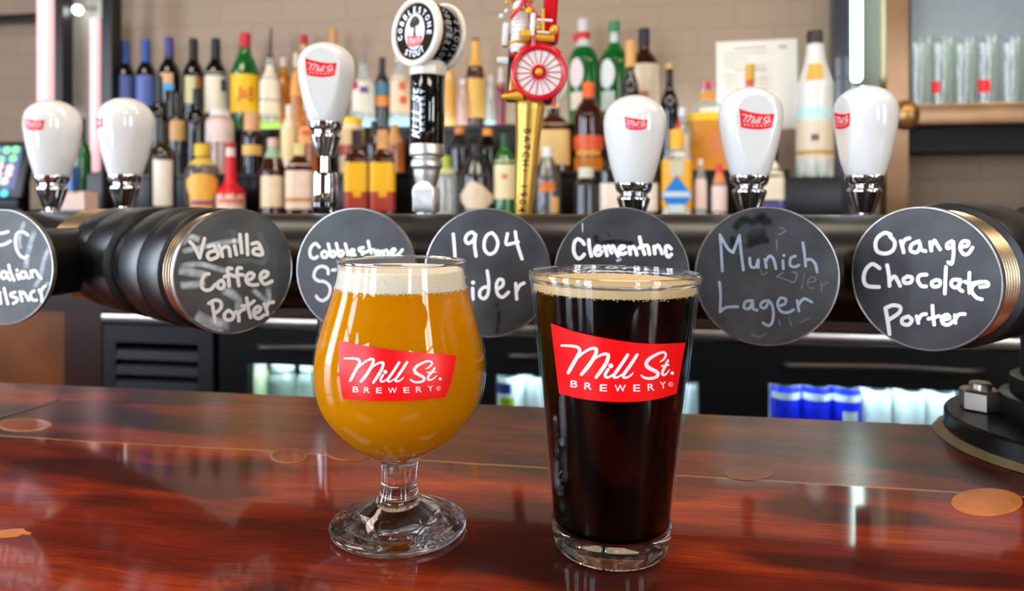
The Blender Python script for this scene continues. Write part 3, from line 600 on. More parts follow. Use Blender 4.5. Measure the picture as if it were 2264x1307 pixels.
WR['orange'] = (1860, 450, 3.844, 34, [[(420,265),(370,250),(310,290),(290,350),(310,410),(380,425),(440,395),(455,330),(415,280)],[(505,320),(520,370),(530,415)],[(515,360),(540,310),(580,295)],[(660,320),(600,350),(590,400),(640,415),(670,370),(665,330),(680,390),(715,405)],[(755,330),(765,400)],[(765,370),(790,315),(815,350),(840,390)],[(940,320),(900,345),(905,380),(950,360),(950,320),(955,420),(940,510),(910,500)],[(1010,370),(1070,360),(1080,325),(1030,325),(1010,380),(1040,430),(1080,425),(1115,375)],
 [(325,550),(265,515),(210,560),(190,640),(220,700),(320,710)],[(390,525),(405,610),(410,700)],[(410,660),(450,620),(480,660),(500,700)],[(570,620),(530,640),(540,675),(590,670),(600,630),(560,620)],[(725,605),(670,610),(650,650),(680,700),(720,705)],[(810,650),(770,670),(780,705),(830,700),(840,660),(805,650)],[(890,540),(885,650),(880,765)],[(1010,650),(950,650),(935,690),(970,715),(1010,680),(1010,650),(1000,720),(1030,745)],[(1090,590),(1085,680),(1090,760)],[(1050,665),(1100,680),(1180,665)],[(1180,710),(1245,700),(1240,670),(1180,670),(1120,700),(1110,750),(1150,800),(1195,815)],
 [(375,890),(395,1000),(410,1110)],[(375,890),(440,865),(500,880),(490,930),(410,985)],[(570,960),(520,980),(520,1020),(570,1030),(600,990),(570,960)],[(640,960),(655,1015)],[(650,1000),(680,950),(720,940)],[(775,870),(780,950),(790,1030)],[(740,980),(790,970),(830,955)],[(860,990),(920,975),(900,945),(855,970),(865,1020),(910,1030),(950,1000)],[(965,950),(970,1015)],[(970,985),(1000,945),(1050,940)]],[])
def badge(key, s, t, zc, phi, lab, slate, cm=chalk, nip=None, smears=(), faint=(), streaks=()):
    """round board facing the drinker, turned by phi within the bar frame (positive = turned towards +s)"""
    loc = B(s, t, zc); rot = (0, 0, -TH+phi); M = mtx(loc, rot); Mi = M.inverted()
    o = thing('chalkboard_badge', loc, rot, label=lab, cat='tap badge', group='round chalkboard badges on the draft tower')
    def ring(r, y): return [(r*math.cos(-2*PI*i/64), y, r*math.sin(-2*PI*i/64)) for i in range(64)]
    bd = MB().loft([ring(RB-.0012, 0), ring(RB-.0006, .0006), ring(RB-.0006, .0032), ring(RB-.002, .004)])
    board = obj('board', bd, slate, o)
    rg = MB().loft([ring(RB-.0014, .0001), ring(RB-.0011, -.0004), ring(RB-.0002, -.0003), ring(RB, .0008), ring(RB, .0036), ring(RB-.001, .0045)], caps=False); obj('rim', rg, rimm, o, label='thin worn metal rim')
    if nip:
        n_ = MB(); n_.tube([(0, .004, 0), (0, .012, 0)], .041, 40); n_.tube([(0, .012, 0), (0, nip, 0)], .030, 32); obj('mounting_pipe', n_, iron, o)
    org = Mi @ Vector((0, 0, EYE)); R = Mi.to_3x3()
    def fn(px, py, off):
        d = R @ Vector(((px-PX)/F, 1.0, -(py-PY)/F)); k = (-off-org.y)/d.y; q = org+d*k; return (q.x, -off, q.z)
    ox, oy, sc_, wd, st, dots = WR[key]
    def write(name, strokes, dts, wdt, m, off, label=None, clip=False):
        mb = MB()
        for si, p in enumerate(strokes):
            vs, fs = ribbon(p, wdt)
            P = [fn(ox+x/sc_, oy+y/sc_, off + 1.2e-5*(si + vi/len(vs))) for vi, (x, y) in enumerate(vs)]
            if clip:
                P = [(x*min(1, (RB-.0018)/max(1e-6, math.hypot(x, z))), y, z*min(1, (RB-.0018)/max(1e-6, math.hypot(x, z)))) for x, y, z in P]
            mb.add(P, fs)
        for x, y, r in dts:
            vs, fs = disc2(x, y, r); mb.add([fn(ox+a/sc_, oy+b/sc_, off) for a, b in vs], fs)
        return obj(name, mb, m, board, smooth=0, label=label)
    for i, (p, wdt, m) in enumerate(smears):
        S_2 = spline(p, 8); n = len(S_2); vs = []; dust = []; fs = []; nn = 6
        for k in range(n):
            a, b_ = S_2[max(k-1, 0)], S_2[min(k+1, n-1)]; dx_, dy_ = b_[0]-a[0], b_[1]-a[1]; l = math.hypot(dx_, dy_) or 1
            for q in range(nn+1):
                h = (q/nn-.5)*wdt*1.25; P = fn(ox+(S_2[k][0]-dy_/l*h)/sc_, oy+(S_2[k][1]+dx_/l*h)/sc_, .00008+.00002*i); kk = min(1, (RB-.0018)/max(1e-6, math.hypot(P[0], P[2])))
                vs.append((P[0]*kk, P[1], P[2]*kk)); dust.append(math.sin(PI*q/nn)**.8*min(1, math.sin(PI*k/(n-1))*2.2+.02))
        for k in range(n-1):
            for q in range(nn): e_ = k*(nn+1)+q; fs.append((e_, e_+1, e_+nn+2, e_+nn+1))
        so = obj('chalk_smear', MB().add(vs, fs), m, board, smooth=0); at_ = so.data.attributes.new('dust', 'FLOAT', 'POINT'); at_.data.foreach_set('value', dust)
    if faint: write('rubbed_lettering', faint, [], 16, chalk_faint, .0002, 'faint half rubbed out lettering')
    write('chalk_lettering', st, dots, wd, cm, .0003)
    return o
sl1 = slate_mat('slate_grey', (92, 97, 98), .3); sl2 = slate_mat('slate_dark', (62, 63, 65), .18); sl3 = slate_mat('slate_charcoal', (58, 60, 63), .2)
S_ = chalk_smear
badge('fc', -.502, .4987, -.0502, 0.0, 'chalkboard badge cut by the picture edge, chalked FC Italian Pilsner', sl1, nip=.12, smears=[([(300,40),(230,250),(250,400)],60,S_),([(420,150),(340,420),(310,640)],70,S_),([(600,350),(530,520),(480,740),(400,860)],60,S_),([(100,860),(350,820),(650,860)],70,chalk_haze),([(420,1100),(580,1050),(640,900)],110,chalk_haze),([(540,800),(690,800)],40,S_)])
badge('vanilla', vS, vT, ZR-.0005, PHI_V, 'chalkboard badge with smeared chalk reading Vanilla Coffee Porter', sl1, smears=[([(40,380),(130,300),(250,330)],70,S_),([(50,450),(200,420),(520,350),(700,340)],60,S_),([(20,600),(250,580),(470,640),(560,640)],60,S_),([(15,640),(150,660),(330,700)],90,S_),([(30,800),(200,790),(300,760)],80,S_),([(500,560),(750,540),(900,560),(930,420),(880,330),(860,220)],60,chalk_haze),([(460,850),(560,880),(640,960),(640,1080)],90,S_),([(780,830),(880,920),(950,950),(940,800)],60,S_),([(190,1100),(340,1180),(560,1200)],120,S_),([(240,1190),(400,1260),(490,1265)],40,S_),([(870,1215),(970,1150),(1020,1060)],40,S_),([(520,240),(600,250),(560,330)],40,chalk_haze)])
badge('cobble', -.199, .501, -.0490, 0.0, 'chalkboard badge reading Cobblestone Stout behind the tulip glass rim', sl3, nip=.055)
badge('cider', -.098, .501, -.0492, 0.0, 'chalkboard badge reading 1904 Cider between the two beer glasses', sl3, nip=.055, streaks=(), smears=[([(735,980),(740,1030)],36,wet),([(755,1060),(760,1160),(735,1300)],34,wet)])
badge('clem', -.001, .497, -.0485, 0.0, 'chalkboard badge reading Clementine Sour behind the pint glass rim', sl2, nip=.06, smears=[([(490,220),(495,400)],26,S_),([(1030,855),(1125,815)],50,S_),([(700,430),(720,560)],80,wet),([(880,380),(940,470)],30,wet),([(700,560),(1000,540),(1350,570)],70,wet)])
badge('munich', .0967, .4955, -.0482, 0.0, 'chalkboard badge with dim blue-grey chalk reading Munich Lager', sl2, cm=chalk_blue, nip=.06, faint=[[(600,580),(620,625),(660,600)],[(740,640),(800,605)],[(740,640),(860,680)],[(880,600),(920,620),(900,680),(870,690)],[(985,620),(960,740)],[(1010,690),(1080,680),(1060,640),(1010,680),(1030,740),(1070,740)],[(1130,690),(1135,770)],[(1135,720),(1190,690)],[(740,320),(745,410)],[(760,270),(820,240),(770,210)],[(520,1140),(580,1170),(650,1140)],[(760,1020),(770,1070)],[(850,1000),(870,1070)],[(950,1040),(1040,1000)]],
      smears=[([(500,180),(620,110),(600,170)],70,wet),([(360,230),(440,150),(520,140)],70,wet),([(480,330),(560,280),(660,270)],110,wet),([(460,380),(560,340),(690,320)],60,wet),([(360,280),(350,390)],50,wet),([(600,170),(700,150)],60,wet)])
badge('orange', oS, oT, ZR+.001, -PHI_O, 'chalkboard badge reading Orange Chocolate Porter beside the bolted flange', sl2)

# ------------------------------------------------------------------ beer taps
chrome = mat('chrome', (235, 235, 238), 0.06, metal=1.0, var=0); satin = mat('satin_metal', (228, 224, 218), 0.42, metal=1.0, var=0.03); ceramic = mat('white_ceramic', (238, 236, 231), 0.08, coat=0.6, var=0.01)
gloss_black = mat('gloss_black', (12, 11, 12), 0.08, var=0, coat=1.0); dull_steel = mat('dull_steel', (150, 148, 146), 0.3, metal=1.0, var=0.05)
EGG = [(0.57,0),(.61,.012),(.69,.10),(.80,.24),(.93,.46),(.99,.60),(1.0,.68),(.985,.75),(.93,.82),(.82,.88),(.64,.935),(.42,.975),(.19,.996),(1e-4,1.0)]
def lever_faucet(o, zt, zbm, hw, m=chrome):
    f = MB().bbox(-hw, hw, -.012, .013, zbm, zt-hw*.5, .0022); f.tube([(0, -.012, zt-hw), (0, .013, zt-hw)], hw*.98, 28)
    f.lathe([(hw*.9,zbm+.001),(hw*.9,zbm-.012),(hw*.5,zbm-.016),(hw*.45,zbm-.05)], 28); obj('faucet', f, m, o, label='polished faucet block')
def tap_parts(o, k, zb, zrail, t_here, t_rail, hcol=chrome):
    """chrome collar, faucet body and shank down to the rail; zb = bottom of the handle, local z zero at the rail axis"""
    h = zb; R = .0285*k
    c = MB().lathe(smooth_prof([(R*.55,h+.001),(R*.61,h-R*.02),(R*.60,h-R*.12),(R*.55,h-R*.27),(R*.45,h-R*.36),(R*.43,h-R*.40),(R*.51,h-R*.46),(R*.54,h-R*.53),(R*.52,h-R*.60),(R*.44,h-R*.85),(R*.36,h-R*1.10),(R*.31,h-R*1.25)], 4), 40)
    obj('collar', c, hcol, o, label='chrome collar')
    zf = h-R*1.25
    if zf > .05:
        obj('lever', MB().tube([(0, 0, zf+.002), (0, 0, zf-.018)], .0048, 20), hcol, o)
        obj('faucet', MB().lathe([(1e-5,zf-.015),(.0118,zf-.0155),(.0125,zf-.018),(.0125,zf-.058),(.0100,zf-.062),(.0100,-.022),(.0065,-.028),(.0060,-.075),(.0050,-.077)], 36).mat(1).lathe([(.0128,zf-.0455),(.0128,zf-.0500)], 36, caps=False), [chrome, gloss_black], o)
        obj('shank', MB().tube([(0, 0, -.006), (0, t_rail-t_here+.030, -.006)], .0095, 24), chrome, o); return
    f = MB().lathe([(.0060,zf+.001),(.0060,zf-.004),(.0115,zf-.005),(.0125,zf-.008),(.0125,zf-.040),(.0105,zf-.046),(.0070,zf-.050),(.0065,zf-.085),(.0055,zf-.086)], 32)
    obj('faucet', f, chrome, o)
    obj('shank', MB().tube([(0, 0, .004 if zf > 0 else zf-.022), (0, t_rail-t_here+.030, .004 if zf > 0 else zf-.022)], .0105, 24), chrome, o)
def egg_tap(px, y_top, y_bot, halfw, az, lab, facet, logo_w, logo_y, t=.66, t_rail=T_RAIL, lean=0.012):
    p = at_t(px, y_bot, t); S = p.y/F; base = at_t(px, PY, t); base.z = EYE+ZR
    o = thing('beer_tap', base, (0, lean, -TH), label=lab, cat='beer tap', group='white ceramic tap handles')
    zb = p.z-base.z; H = (y_bot-y_top)*S; R = 1.03*halfw*S/math.sqrt(1+((px-PX)/F)**2)
    prof = smooth_prof(EGG, 4); psi = math.atan2(-p.x, p.y) + math.radians(az) + TH
    seg = 72; rings = []
    pl = lambda z: R*(.64+.21*z)
    def sp(r, a, z):
        x, y = r*R*math.cos(a), r*R*math.sin(a)
        if facet and y < -pl(z): y = -pl(z)
        return (x, y, z*H)
    mb = MB().loft([[sp(r, 2*PI*j/seg, z) for j in range(seg)] for r, z in prof])
    h = obj('handle', mb, ceramic, o, loc=(0, 0, zb), rot=(0, 0, psi), smooth=28)
    zc = (y_bot-logo_y)*S; w_ = logo_w*S
    def fn(x, y, off):
        u = (x-1037)/1855*w_; v = zc - (y-700)/1855*w_*1.02; zz = min(max(v/H, 0), 1)
        if facet: return (u, -pl(zz)-off, v)
        a = u/R; r = r_at(prof, zz)*R + off; return (r*math.sin(a), -r*math.cos(a), v)
    mark_on(fn, h, .00025)
    tap_parts(o, R/.0285, zb, ZR, t, t_rail); return o
egg_tap(114, 222, 388, 66, -40, 'white ceramic tap handle beside the touch screen till', False, 50, 280, t=.755, t_rail=T_LEFT)
egg_tap(275, 217, 386, 63, -72, 'white ceramic tap handle in front of the blue capped wine bottles', False, 50, 275, t=.755, t_rail=T_LEFT)
egg_tap(717, 95, 270, 62, -14, 'tallest set white tap handle with flat logo face, near the yellow label bottles', True, 68, 159)
egg_tap(1399, 211, 404, 67, 3, 'smooth round white tap handle with small logo above the Clementine badge', False, 50, 280)
egg_tap(1655, 193, 388, 70, 14, 'white tap handle with flat logo face in front of the paper menu', True, 74, 270)
egg_tap(1909, 190, 388, 72, -62, 'white tap handle turned sideways beside the bronze shelf post', True, 70, 265)
# --- cobblestone stout tap
t_ = .66; p = at_t(941, 320, t_); S = p.y/F; base = at_t(941, PY, t_); base.z = EYE+ZR
cob = thing('beer_tap', base, (0, .012, -TH), label='black tap handle topped with a round cream rimmed stout medallion', cat='beer tap')
zb = p.z-base.z; psi0 = math.atan2(-p.x, p.y)+TH
cream = mat('cream_enamel', (238, 228, 212), 0.25, var=0.03, coat=.5); silver_print = mat('silver_print', (205, 205, 208), 0.3, metal=0.5, var=0.05)
faceblack = mat('medallion_face', (44, 26, 16), 0.7, var=0.1, spec=.1); treeb = mat('tree_brown', (70, 44, 30), 0.5); ivory = mat('ivory_enamel', (236, 232, 214), 0.3)
Rc = 38.5*S; Hc = 150*S
body = obj('handle', MB().lathe([(Rc*.96,0),(Rc,.001),(Rc,Hc),(Rc*.96,Hc+.001)], 56), gloss_black, cob, loc=(0, 0, zb), rot=(0, 0, psi0))
mb = MB()
def wrap(cx_ang, x, y, off=.0003): a = cx_ang + x/Rc; r = Rc+off; return (r*math.sin(a), -r*math.cos(a), y)
def vtext(mb, txt, ang, z0, z1, hgt, shear=0.0):
    n = len(txt); step = (z1-z0)/n
    for i, ch in enumerate(txt):
        if ch == ' ': continue
        g = text2(ch); gw = max(v[0] for v in g[0])-min(v[0] for v in g[0]); k = min(step*.9/gw, hgt) if ch not in '.' else hgt*.15
        hh = hgt*(.72 if ch in 'it' else .6 if ch in 'acemnorsuvxwz' else 1.0) if ch not in '.' else hgt*.15
        lay(mb, fine(g), lambda x, y: wrap(ang, -(y*hh), z0+step*(i+.5)+x*k+y*shear*hh))
vtext(mb, 'Mill St.', math.radians(-42), .006, Hc-.006, .0105, .3)
vtext(mb, 'BREWERY', math.radians(-16), .010, Hc-.014, .0050)
obj('lettering', mb, silver_print, body, smooth=0, label='silver lettering running up the handle')
nk = obj('neck', MB().lathe(smooth_prof([(Rc*1.02,Hc),(Rc*1.06,Hc+.002),(Rc*1.06,Hc+.010),(Rc*.9,Hc+.016)], 3), 48), cream, cob, loc=(0, 0, zb))
ce = at_t(922+26, 78, t_); Rd = 78*S; Ld = .034; azd = math.radians(-47)
M_ = mtx(base, (0, .012, -TH)).inverted() @ ce
rotd = (0, 0, psi0+azd)
def yring(r, y, n=64): return [(r*math.cos(-2*PI*i/n), y, r*math.sin(-2*PI*i/n)) for i in range(n)]
med = obj('medallion', MB().loft([yring(Rd*.86, -Ld/2-.001), yring(Rd*.90, -Ld/2+.006), yring(Rd*.90, Ld/2-.006), yring(Rd*.86, Ld/2+.001)]), gloss_black, cob, loc=M_, rot=rotd)
mb = MB(); mb.torus((0, -Ld/2+.001, 0), (0, 1, 0), Rd*.88, Rd*.12, 64, 14); mb.torus((0, Ld/2-.001, 0), (0, 1, 0), Rd*.90, Rd*.10, 64, 14); obj('rim', mb, cream, med, label='cream raised rims')
face = MB(); yf = -Ld/2-.0012
face.add([(x, yf, z) for x, z in disc2(0, 0, Rd*.84, 56)[0]], [tuple(range(56))])
face.mat(1); face.add([(x, yf-.0003, z) for x, z in disc2(0, 0, Rd*.40, 40, Rd*.50)[0]], [tuple(range(40))])
face.mat(2)
for sh in (disc2(-.0, Rd*.28, Rd*.17, 20, Rd*.15), disc2(-Rd*.1, Rd*.22, Rd*.11), disc2(Rd*.1, Rd*.25, Rd*.11), ribbon([(0, Rd*.2, Rd*.10), (0, 0, Rd*.09), (0, -Rd*.2, Rd*.18)], .001), ribbon([(-Rd*.2, -Rd*.22, Rd*.06), (Rd*.2, -Rd*.22, Rd*.06)], .001)): lay(face, sh, lambda x, z: (x, yf-.0005, z))
obj('face', face, [faceblack, ivory, treeb], med, smooth=0, label='brown face with an ivory oval and a tree')
fnm = lambda x, y, off: ((x-1037)/1855*Rd*.62, yf-.0006-off, -Rd*.24-(y-700)/1855*Rd*.62)
mark_on(fnm, med, .0002)
mb = MB()
def ringtext(mb, txt, a0, a1, rad, h, flip=False):
    for i, ch in enumerate(txt):
        a = math.radians(a0 + (a1-a0)*(i+.5)/len(txt)); g = text2(ch); gw = max(v[0] for v in g[0])-min(v[0] for v in g[0]); kx = min(h*.75/max(gw, .3), h)
        vs, fs = place2(g, rad*math.cos(a), rad*math.sin(a), kx, h, a-PI/2+(PI if flip else 0)); mb.add([(x, yf-.0006, z) for x, z in vs], fs)
ringtext(mb, 'COBBLESTONE', 200, -20, Rd*.60, Rd*.17); ringtext(mb, 'STOUT', 232, 308, Rd*.62, Rd*.17, True)
for txt, yy, a0, a1 in (('COBBLESTONE', -.003, 235, 105), ('STOUT', .008, 205, 130)):
    for i, ch in enumerate(txt):
        th = math.radians(a0+(a1-a0)*(i+.5)/len(txt)) - PI; g = text2(ch); gw = max(v[0] for v in g[0])-min(v[0] for v in g[0]); kx = min(.0045/gw, .006)
        def side(x, y, th=th): a = th - x/(Rd*.9); return (Rd*.905*math.cos(a), yy-y*.0068, -Rd*.905*math.sin(a)*-1)
        lay(mb, fine(([(x*kx, y) for x, y in g[0]], g[1])), side)
obj('lettering', mb, silver_print, med, smooth=0, label='raised silver lettering')
fe = MB().lathe(smooth_prof([(Rc*.94,.001),(Rc*1.0,-.001),(Rc*1.0,-.010),(Rc*.86,-.0125),(Rc*.78,-.0135),(Rc*.88,-.0155),(Rc*.92,-.019),(Rc*.90,-.022),(Rc*.80,-.024),(Rc*.74,-.030),(Rc*.62,-.038),(Rc*.56,-.042)], 3), 44)
obj('collar', fe, satin, cob, loc=(0, 0, zb), label='satin metal collar')
lever_faucet(cob, zb-.036, zb-.066, 25*S, satin); obj('shank', MB().tube([(0, 0, 0), (0, T_RAIL-t_+.03, 0)], .0105, 24), chrome, cob)
# --- fire engine tap
t_ = .66; S = scale_at(1165, t_); base = at_t(1151, PY, t_); base.z = EYE+ZR
eng = thing('beer_tap', base, (0, math.radians(3.6), -TH), label='gold shafted tap handle topped with a red and white steam fire engine', cat='beer tap')
gold = mat('gold_paint', (206, 160, 72), 0.3, metal=0.55, var=0.08, nscale=90); engred = mat('engine_red', (214, 18, 34), 0.25, var=0.04, coat=.6); engwhite = mat('engine_white', (244, 242, 236), 0.3, var=0.02, coat=.4); engyel = mat('engine_gold', (232, 178, 52), 0.3, metal=0.3, var=0.05); engblack = mat('engine_black', (22, 24, 24), 0.4); letterblk = mat('letter_black', (24, 18, 10), 0.5)
zl = lambda py: (PY-py)*S - ZR   # image row to local height above the rail axis
shaft_prof = smooth_prof([(19*S,zl(480)),(22*S,zl(430)),(24*S,zl(380)),(27*S,zl(310)),(31*S,zl(260)),(33*S,zl(236)),(30*S,zl(222)),(20*S,zl(214))], 4)
rz = math.atan2(-base.x, base.y)+TH
shaft = obj('handle', MB().lathe(shaft_prof, 48), gold, eng, rot=(0, 0, rz), label='tapered gold shaft')
mb = MB(); tx = 'BATCH: 1904'; z0, z1 = zl(284), zl(472)
for i, ch in enumerate(tx):
    if ch == ' ': continue
    g = text2(ch); gw = max(v[0] for v in g[0])-min(v[0] for v in g[0]); zc = z0+(z1-z0)*(i+.5)/len(tx); hh = 17*S if ch != ':' else 9*S; kx = min(14*S/max(gw, .2), 15*S)
    def fn(x, y, zc=zc, hh=hh, kx=kx): z = zc - x*kx; r = r_at(shaft_prof, z)+.0004; a = (y*hh-3*S)/r; return (r*math.sin(a), -r*math.cos(a), z)
    lay(mb, fine(g), fn)
obj('lettering', mb, letterblk, shaft, smooth=0, label='black lettering BATCH 1904 running down the shaft')
ex = lambda px: (px-1165 - (PY-166)*math.tan(math.radians(3.6))*0 - 0)*S     # engine x relative to the shaft top
TL = math.tan(math.radians(3.6))
def ep(px, py, y): z = zl(py); return ((px-1151)*S - z*TL + ZR*0, y, z)
E = obj('fire_engine', MB().bbox(*[ep(1126, 100, 0)[0], ep(1226, 100, 0)[0]], -.006, .014, zl(225), zl(70), .002), engblack, eng, rot=(0, 0, rz), label='little red, white and gold steam fire engine')
wc = Vector(ep(1191, 166, -.016)); RW = 55*S
mb = MB().torus(wc, (0, 1, 0), RW, 7*S, 64, 12); mb.tube([wc+Vector((0, -.002, 0)), wc+Vector((0, .008, 0))], 16*S, 28)
for i in range(18):
    a_ = 2*PI*i/18+.1; d = Vector((math.cos(a_), 0, math.sin(a_))); mb.tube([wc+d*12*S, wc+d*RW], 1.15*S, 8)
obj('wheel', mb, engred, E, label='red spoked wheel')
obj('wheel_disc', MB().tube([wc+Vector((0, .0008, 0)), wc+Vector((0, .006, 0))], RW, 56), engwhite, E, label='white disc behind the spokes')
obj('wheel_cap', MB().sphere(wc+Vector((0, -.004, 0)), 8*S, 16, 10), engyel, E, label='gold hub cap')
w2 = Vector(ep(1205, 176, .018)); obj('wheel', MB().torus(w2, (0, 1, 0), 46*S, 6*S, 48, 10).tube([w2-Vector((0, .003, 0)), w2+Vector((0, .003, 0))], 46*S, 48), engwhite, E, label='pale far wheel')
mb = MB(); bx0, bx1 = ep(1131, 60, 0)[0], ep(1172, 60, 0)[0]; bc = (bx0+bx1)/2; br_ = (bx1-bx0)/2
mb.lathe([(br_*.9,zl(122)),(br_,zl(118)),(br_,zl(20)),(br_*.8,zl(10)),(br_*.8,zl(-40)),(br_*1.05,zl(-44)),(br_*.6,zl(-60))], 32, cx=bc, cy=-.004)
for yy in (50, 58, 66, 77, 110): mb.torus((bc, -.004, zl(yy)), (0, 0, 1), br_*1.02, 2.2*S, 32, 8)
obj('boiler', mb, engwhite, E, label='white boiler with hoops')
def epart(name, mb, m): return obj(name, mb, m, E)
X_ = lambda px, py: ep(px, py, 0)[0]
for yy in (6, 30, 100): epart('hoop', MB().torus((bc, -.004, zl(yy)), (0, 0, 1), br_*1.04, 3.5*S, 32, 8), engyel)
epart('lamp', MB().sphere((bx1-4*S, -.020, zl(38)), 8*S), engyel); epart('bell', MB().lathe([(8*S,zl(100)),(14*S,zl(92)),(13*S,zl(80)),(7*S,zl(76))], 24, cx=bx1-8*S, cy=-.018), engyel)
epart('lamp', MB().sphere((X_(1223, 75), -.020, zl(75)), 10*S), engyel); epart('cylinder', MB().tube([(X_(1184, 91), -.016, zl(91)), (X_(1224, 91), -.016, zl(91))], 8*S, 20), engyel)
epart('pipe', MB().tube([(X_(1200, 80), -.018, zl(80)), (X_(1200, 30), -.018, zl(30))], 3*S, 12), engyel); epart('lamp', MB().sphere((X_(1190, 70), -.016, zl(70)), 7*S), engyel)
epart('horn', MB().tube([ep(1110, 221, -.012), ep(1128, 218, -.012), ep(1156, 214, -.012)], [4*S, 9*S, 14*S], 24), engyel); epart('footplate', MB().bbox(X_(1127, 200), X_(1148, 200), -.012, -.004, zl(218), zl(176), .001), engyel); epart('knob', MB().sphere(ep(1121, 10, 0), 5*S), engyel)
epart('column', MB().lathe([(5*S,zl(90)),(5.5*S,zl(46)),(4*S,zl(42))], 16, cx=X_(1177, 66), cy=-.020), engwhite)
for yy in (54, 80): epart('rod', MB().tube([(X_(1186, yy), -.018, zl(yy)), (X_(1220, yy), -.018, zl(yy))], 2.6*S, 10), engwhite)
epart('knob', MB().sphere(ep(1109, 40, 0), 6*S), engwhite); epart('side_tank', MB().bbox(X_(1111, 80), X_(1125, 80), -.006, .008, zl(106), zl(56), .002), engwhite); epart('valve', MB().tube([ep(1099, 138, 0), ep(1124, 138, 0)], [8*S, 10*S], 20), engwhite); epart('knob', MB().sphere(ep(1120, 28, 0), 5*S), engwhite)
epart('brace', MB().tube([ep(1128, 56, -.018), ep(1150, 30, -.018), ep(1163, 4, -.016), ep(1168, -40, -.012)], 4.5*S, 12), engred); epart('brace', MB().tube([ep(1158, 0, -.014), ep(1168, 22, -.014), ep(1182, 42, -.014), ep(1196, 52, -.014)], 6*S, 12), engred)
epart('seat_back', MB().bbox(X_(1200, 30), X_(1232, 30), -.012, .010, zl(84), zl(-40), .003), engred); epart('seat', MB().bbox(X_(1186, 70), X_(1236, 70), -.008, .010, zl(92), zl(58), .002), engred)
epart('mudguard', MB().tube([(wc.x+math.cos(a)*62*S, wc.y+.002, wc.z+math.sin(a)*62*S) for a in [PI*.25+PI*.5*q/10 for q in range(11)]], 5*S, 10), engred)
epart('brace', MB().tube([ep(1178, 84, -.018), ep(1180, 112, -.018)], 6*S, 12), engred); epart('step_bar', MB().tube([ep(1118, 213, -.016), ep(1146, 205, -.016)], 2.5*S, 10), engred); epart('axle_bar', MB().tube([ep(1126, 131, -.014), ep(1160, 131, -.014)], 4*S, 10), engred); epart('peg', MB().tube([ep(1222, 210, -.004), ep(1222, 232, -.004)], 7*S, 14), engred)
obj('faucet', MB().lathe([(.0125,zl(478)),(.0125,zl(500)-.02),(.007,zl(500)-.03),(.006,zl(500)-.07)], 28), chrome, eng); obj('shank', MB().tube([(0, 0, -.002), (0, T_RAIL-t_+.03, -.002)], .0105, 24), chrome, eng)

# ------------------------------------------------------------------ back bar: fridge, counter, liquor steps
T_FR = 1.38; Z_BB = -0.024
steel = mat('brushed_steel', (226, 214, 200), 0.28, metal=1.0, var=0.06, nscale=20); fridge_black = mat('fridge_black', (11, 11, 12), 0.45, var=0.1, spec=.3); step_black = mat('step_black', (16, 15, 16), 0.35, var=0.1)
bronze = mat('bronze_tube', (150, 118, 88), 0.34, metal=0.85, var=0.12, nscale=12); blackpost = mat('black_post', (26, 23, 22), 0.35, var=0.08)
apron = mat('walnut_apron', (46, 26, 18), 0.35, var=0.3, nscale=9, coat=.3); edgewood = mat('walnut_edge', (112, 64, 34), 0.3, var=0.25, nscale=9, coat=.5)
cabwood = mat('cabinet_wood', (118, 64, 20), 0.4, var=0.3, nscale=5); cabdark = mat('cabinet_dark_wood', (54, 24, 14), 0.4, var=0.3, nscale=5)
def bthing(name, **kw): return thing(name, (0, 0, EYE), BAR, **kw)
bc_ = bthing('back_counter', label='dark walnut counter along the back wall carrying all the liquor bottles', cat='counter')
obj('counter_top', MB().bbox(-2.2, 1.5, T_FR-.02, T1-.004, Z_BB-.030, Z_BB, .003), edgewood, bc_)
obj('apron', MB().box(-2.2, 1.5, T_FR, T_FR+.03, -.236, Z_BB-.030), apron, bc_, label='dark apron board under the counter edge')
sA = s_of(228, T_FR)
obj('cabinet_front', MB().box(-2.2, s_of(142, T_FR), T_FR+.004, T_FR+.034, ZF, -.236), cabwood, bc_, label='orange brown cabinet front'); obj('cabinet_stile', MB().box(s_of(142, T_FR), sA-.004, T_FR, T_FR+.034, ZF, -.236), cabdark, bc_, label='dark brown cabinet stile')
fr_ = bthing('bar_fridge', label='black bar fridge with lit glass doors and a louvred vent below the bottles', cat='fridge')
TB = 1.98
sh = MB(); sE = .95
sh.box(sA, sE, T_FR+.03, TB, -.262, -.257); sh.box(sA, sE, TB-.02, TB, ZF, -.262); sh.box(sA, sA+.02, T_FR+.03, TB-.02, ZF, -.262); sh.box(sE-.02, sE, T_FR+.03, TB-.02, ZF, -.262); sh.box(sA+.02, sE-.02, T_FR+.03, TB-.02, ZF, ZF+.10)
sV = s_of(474, T_FR); sh.box(sV, sV+.02, T_FR+.03, TB-.02, ZF+.10, -.262)
obj('cabinet_shell', sh, fridge_black, fr_)
liner = mat('fridge_liner', (226, 236, 236), 0.4, var=0.02); obj('liner', MB().box(sV+.02, sE-.02, TB-.026, TB-.021, ZF+.10, -.262), liner, fr_, label='pale fridge interior')
obj('top_trim', MB().bbox(sA, sE, T_FR-.006, T_FR+.03, -.257, -.239, .0015), steel, fr_, label='bright steel trim strip')
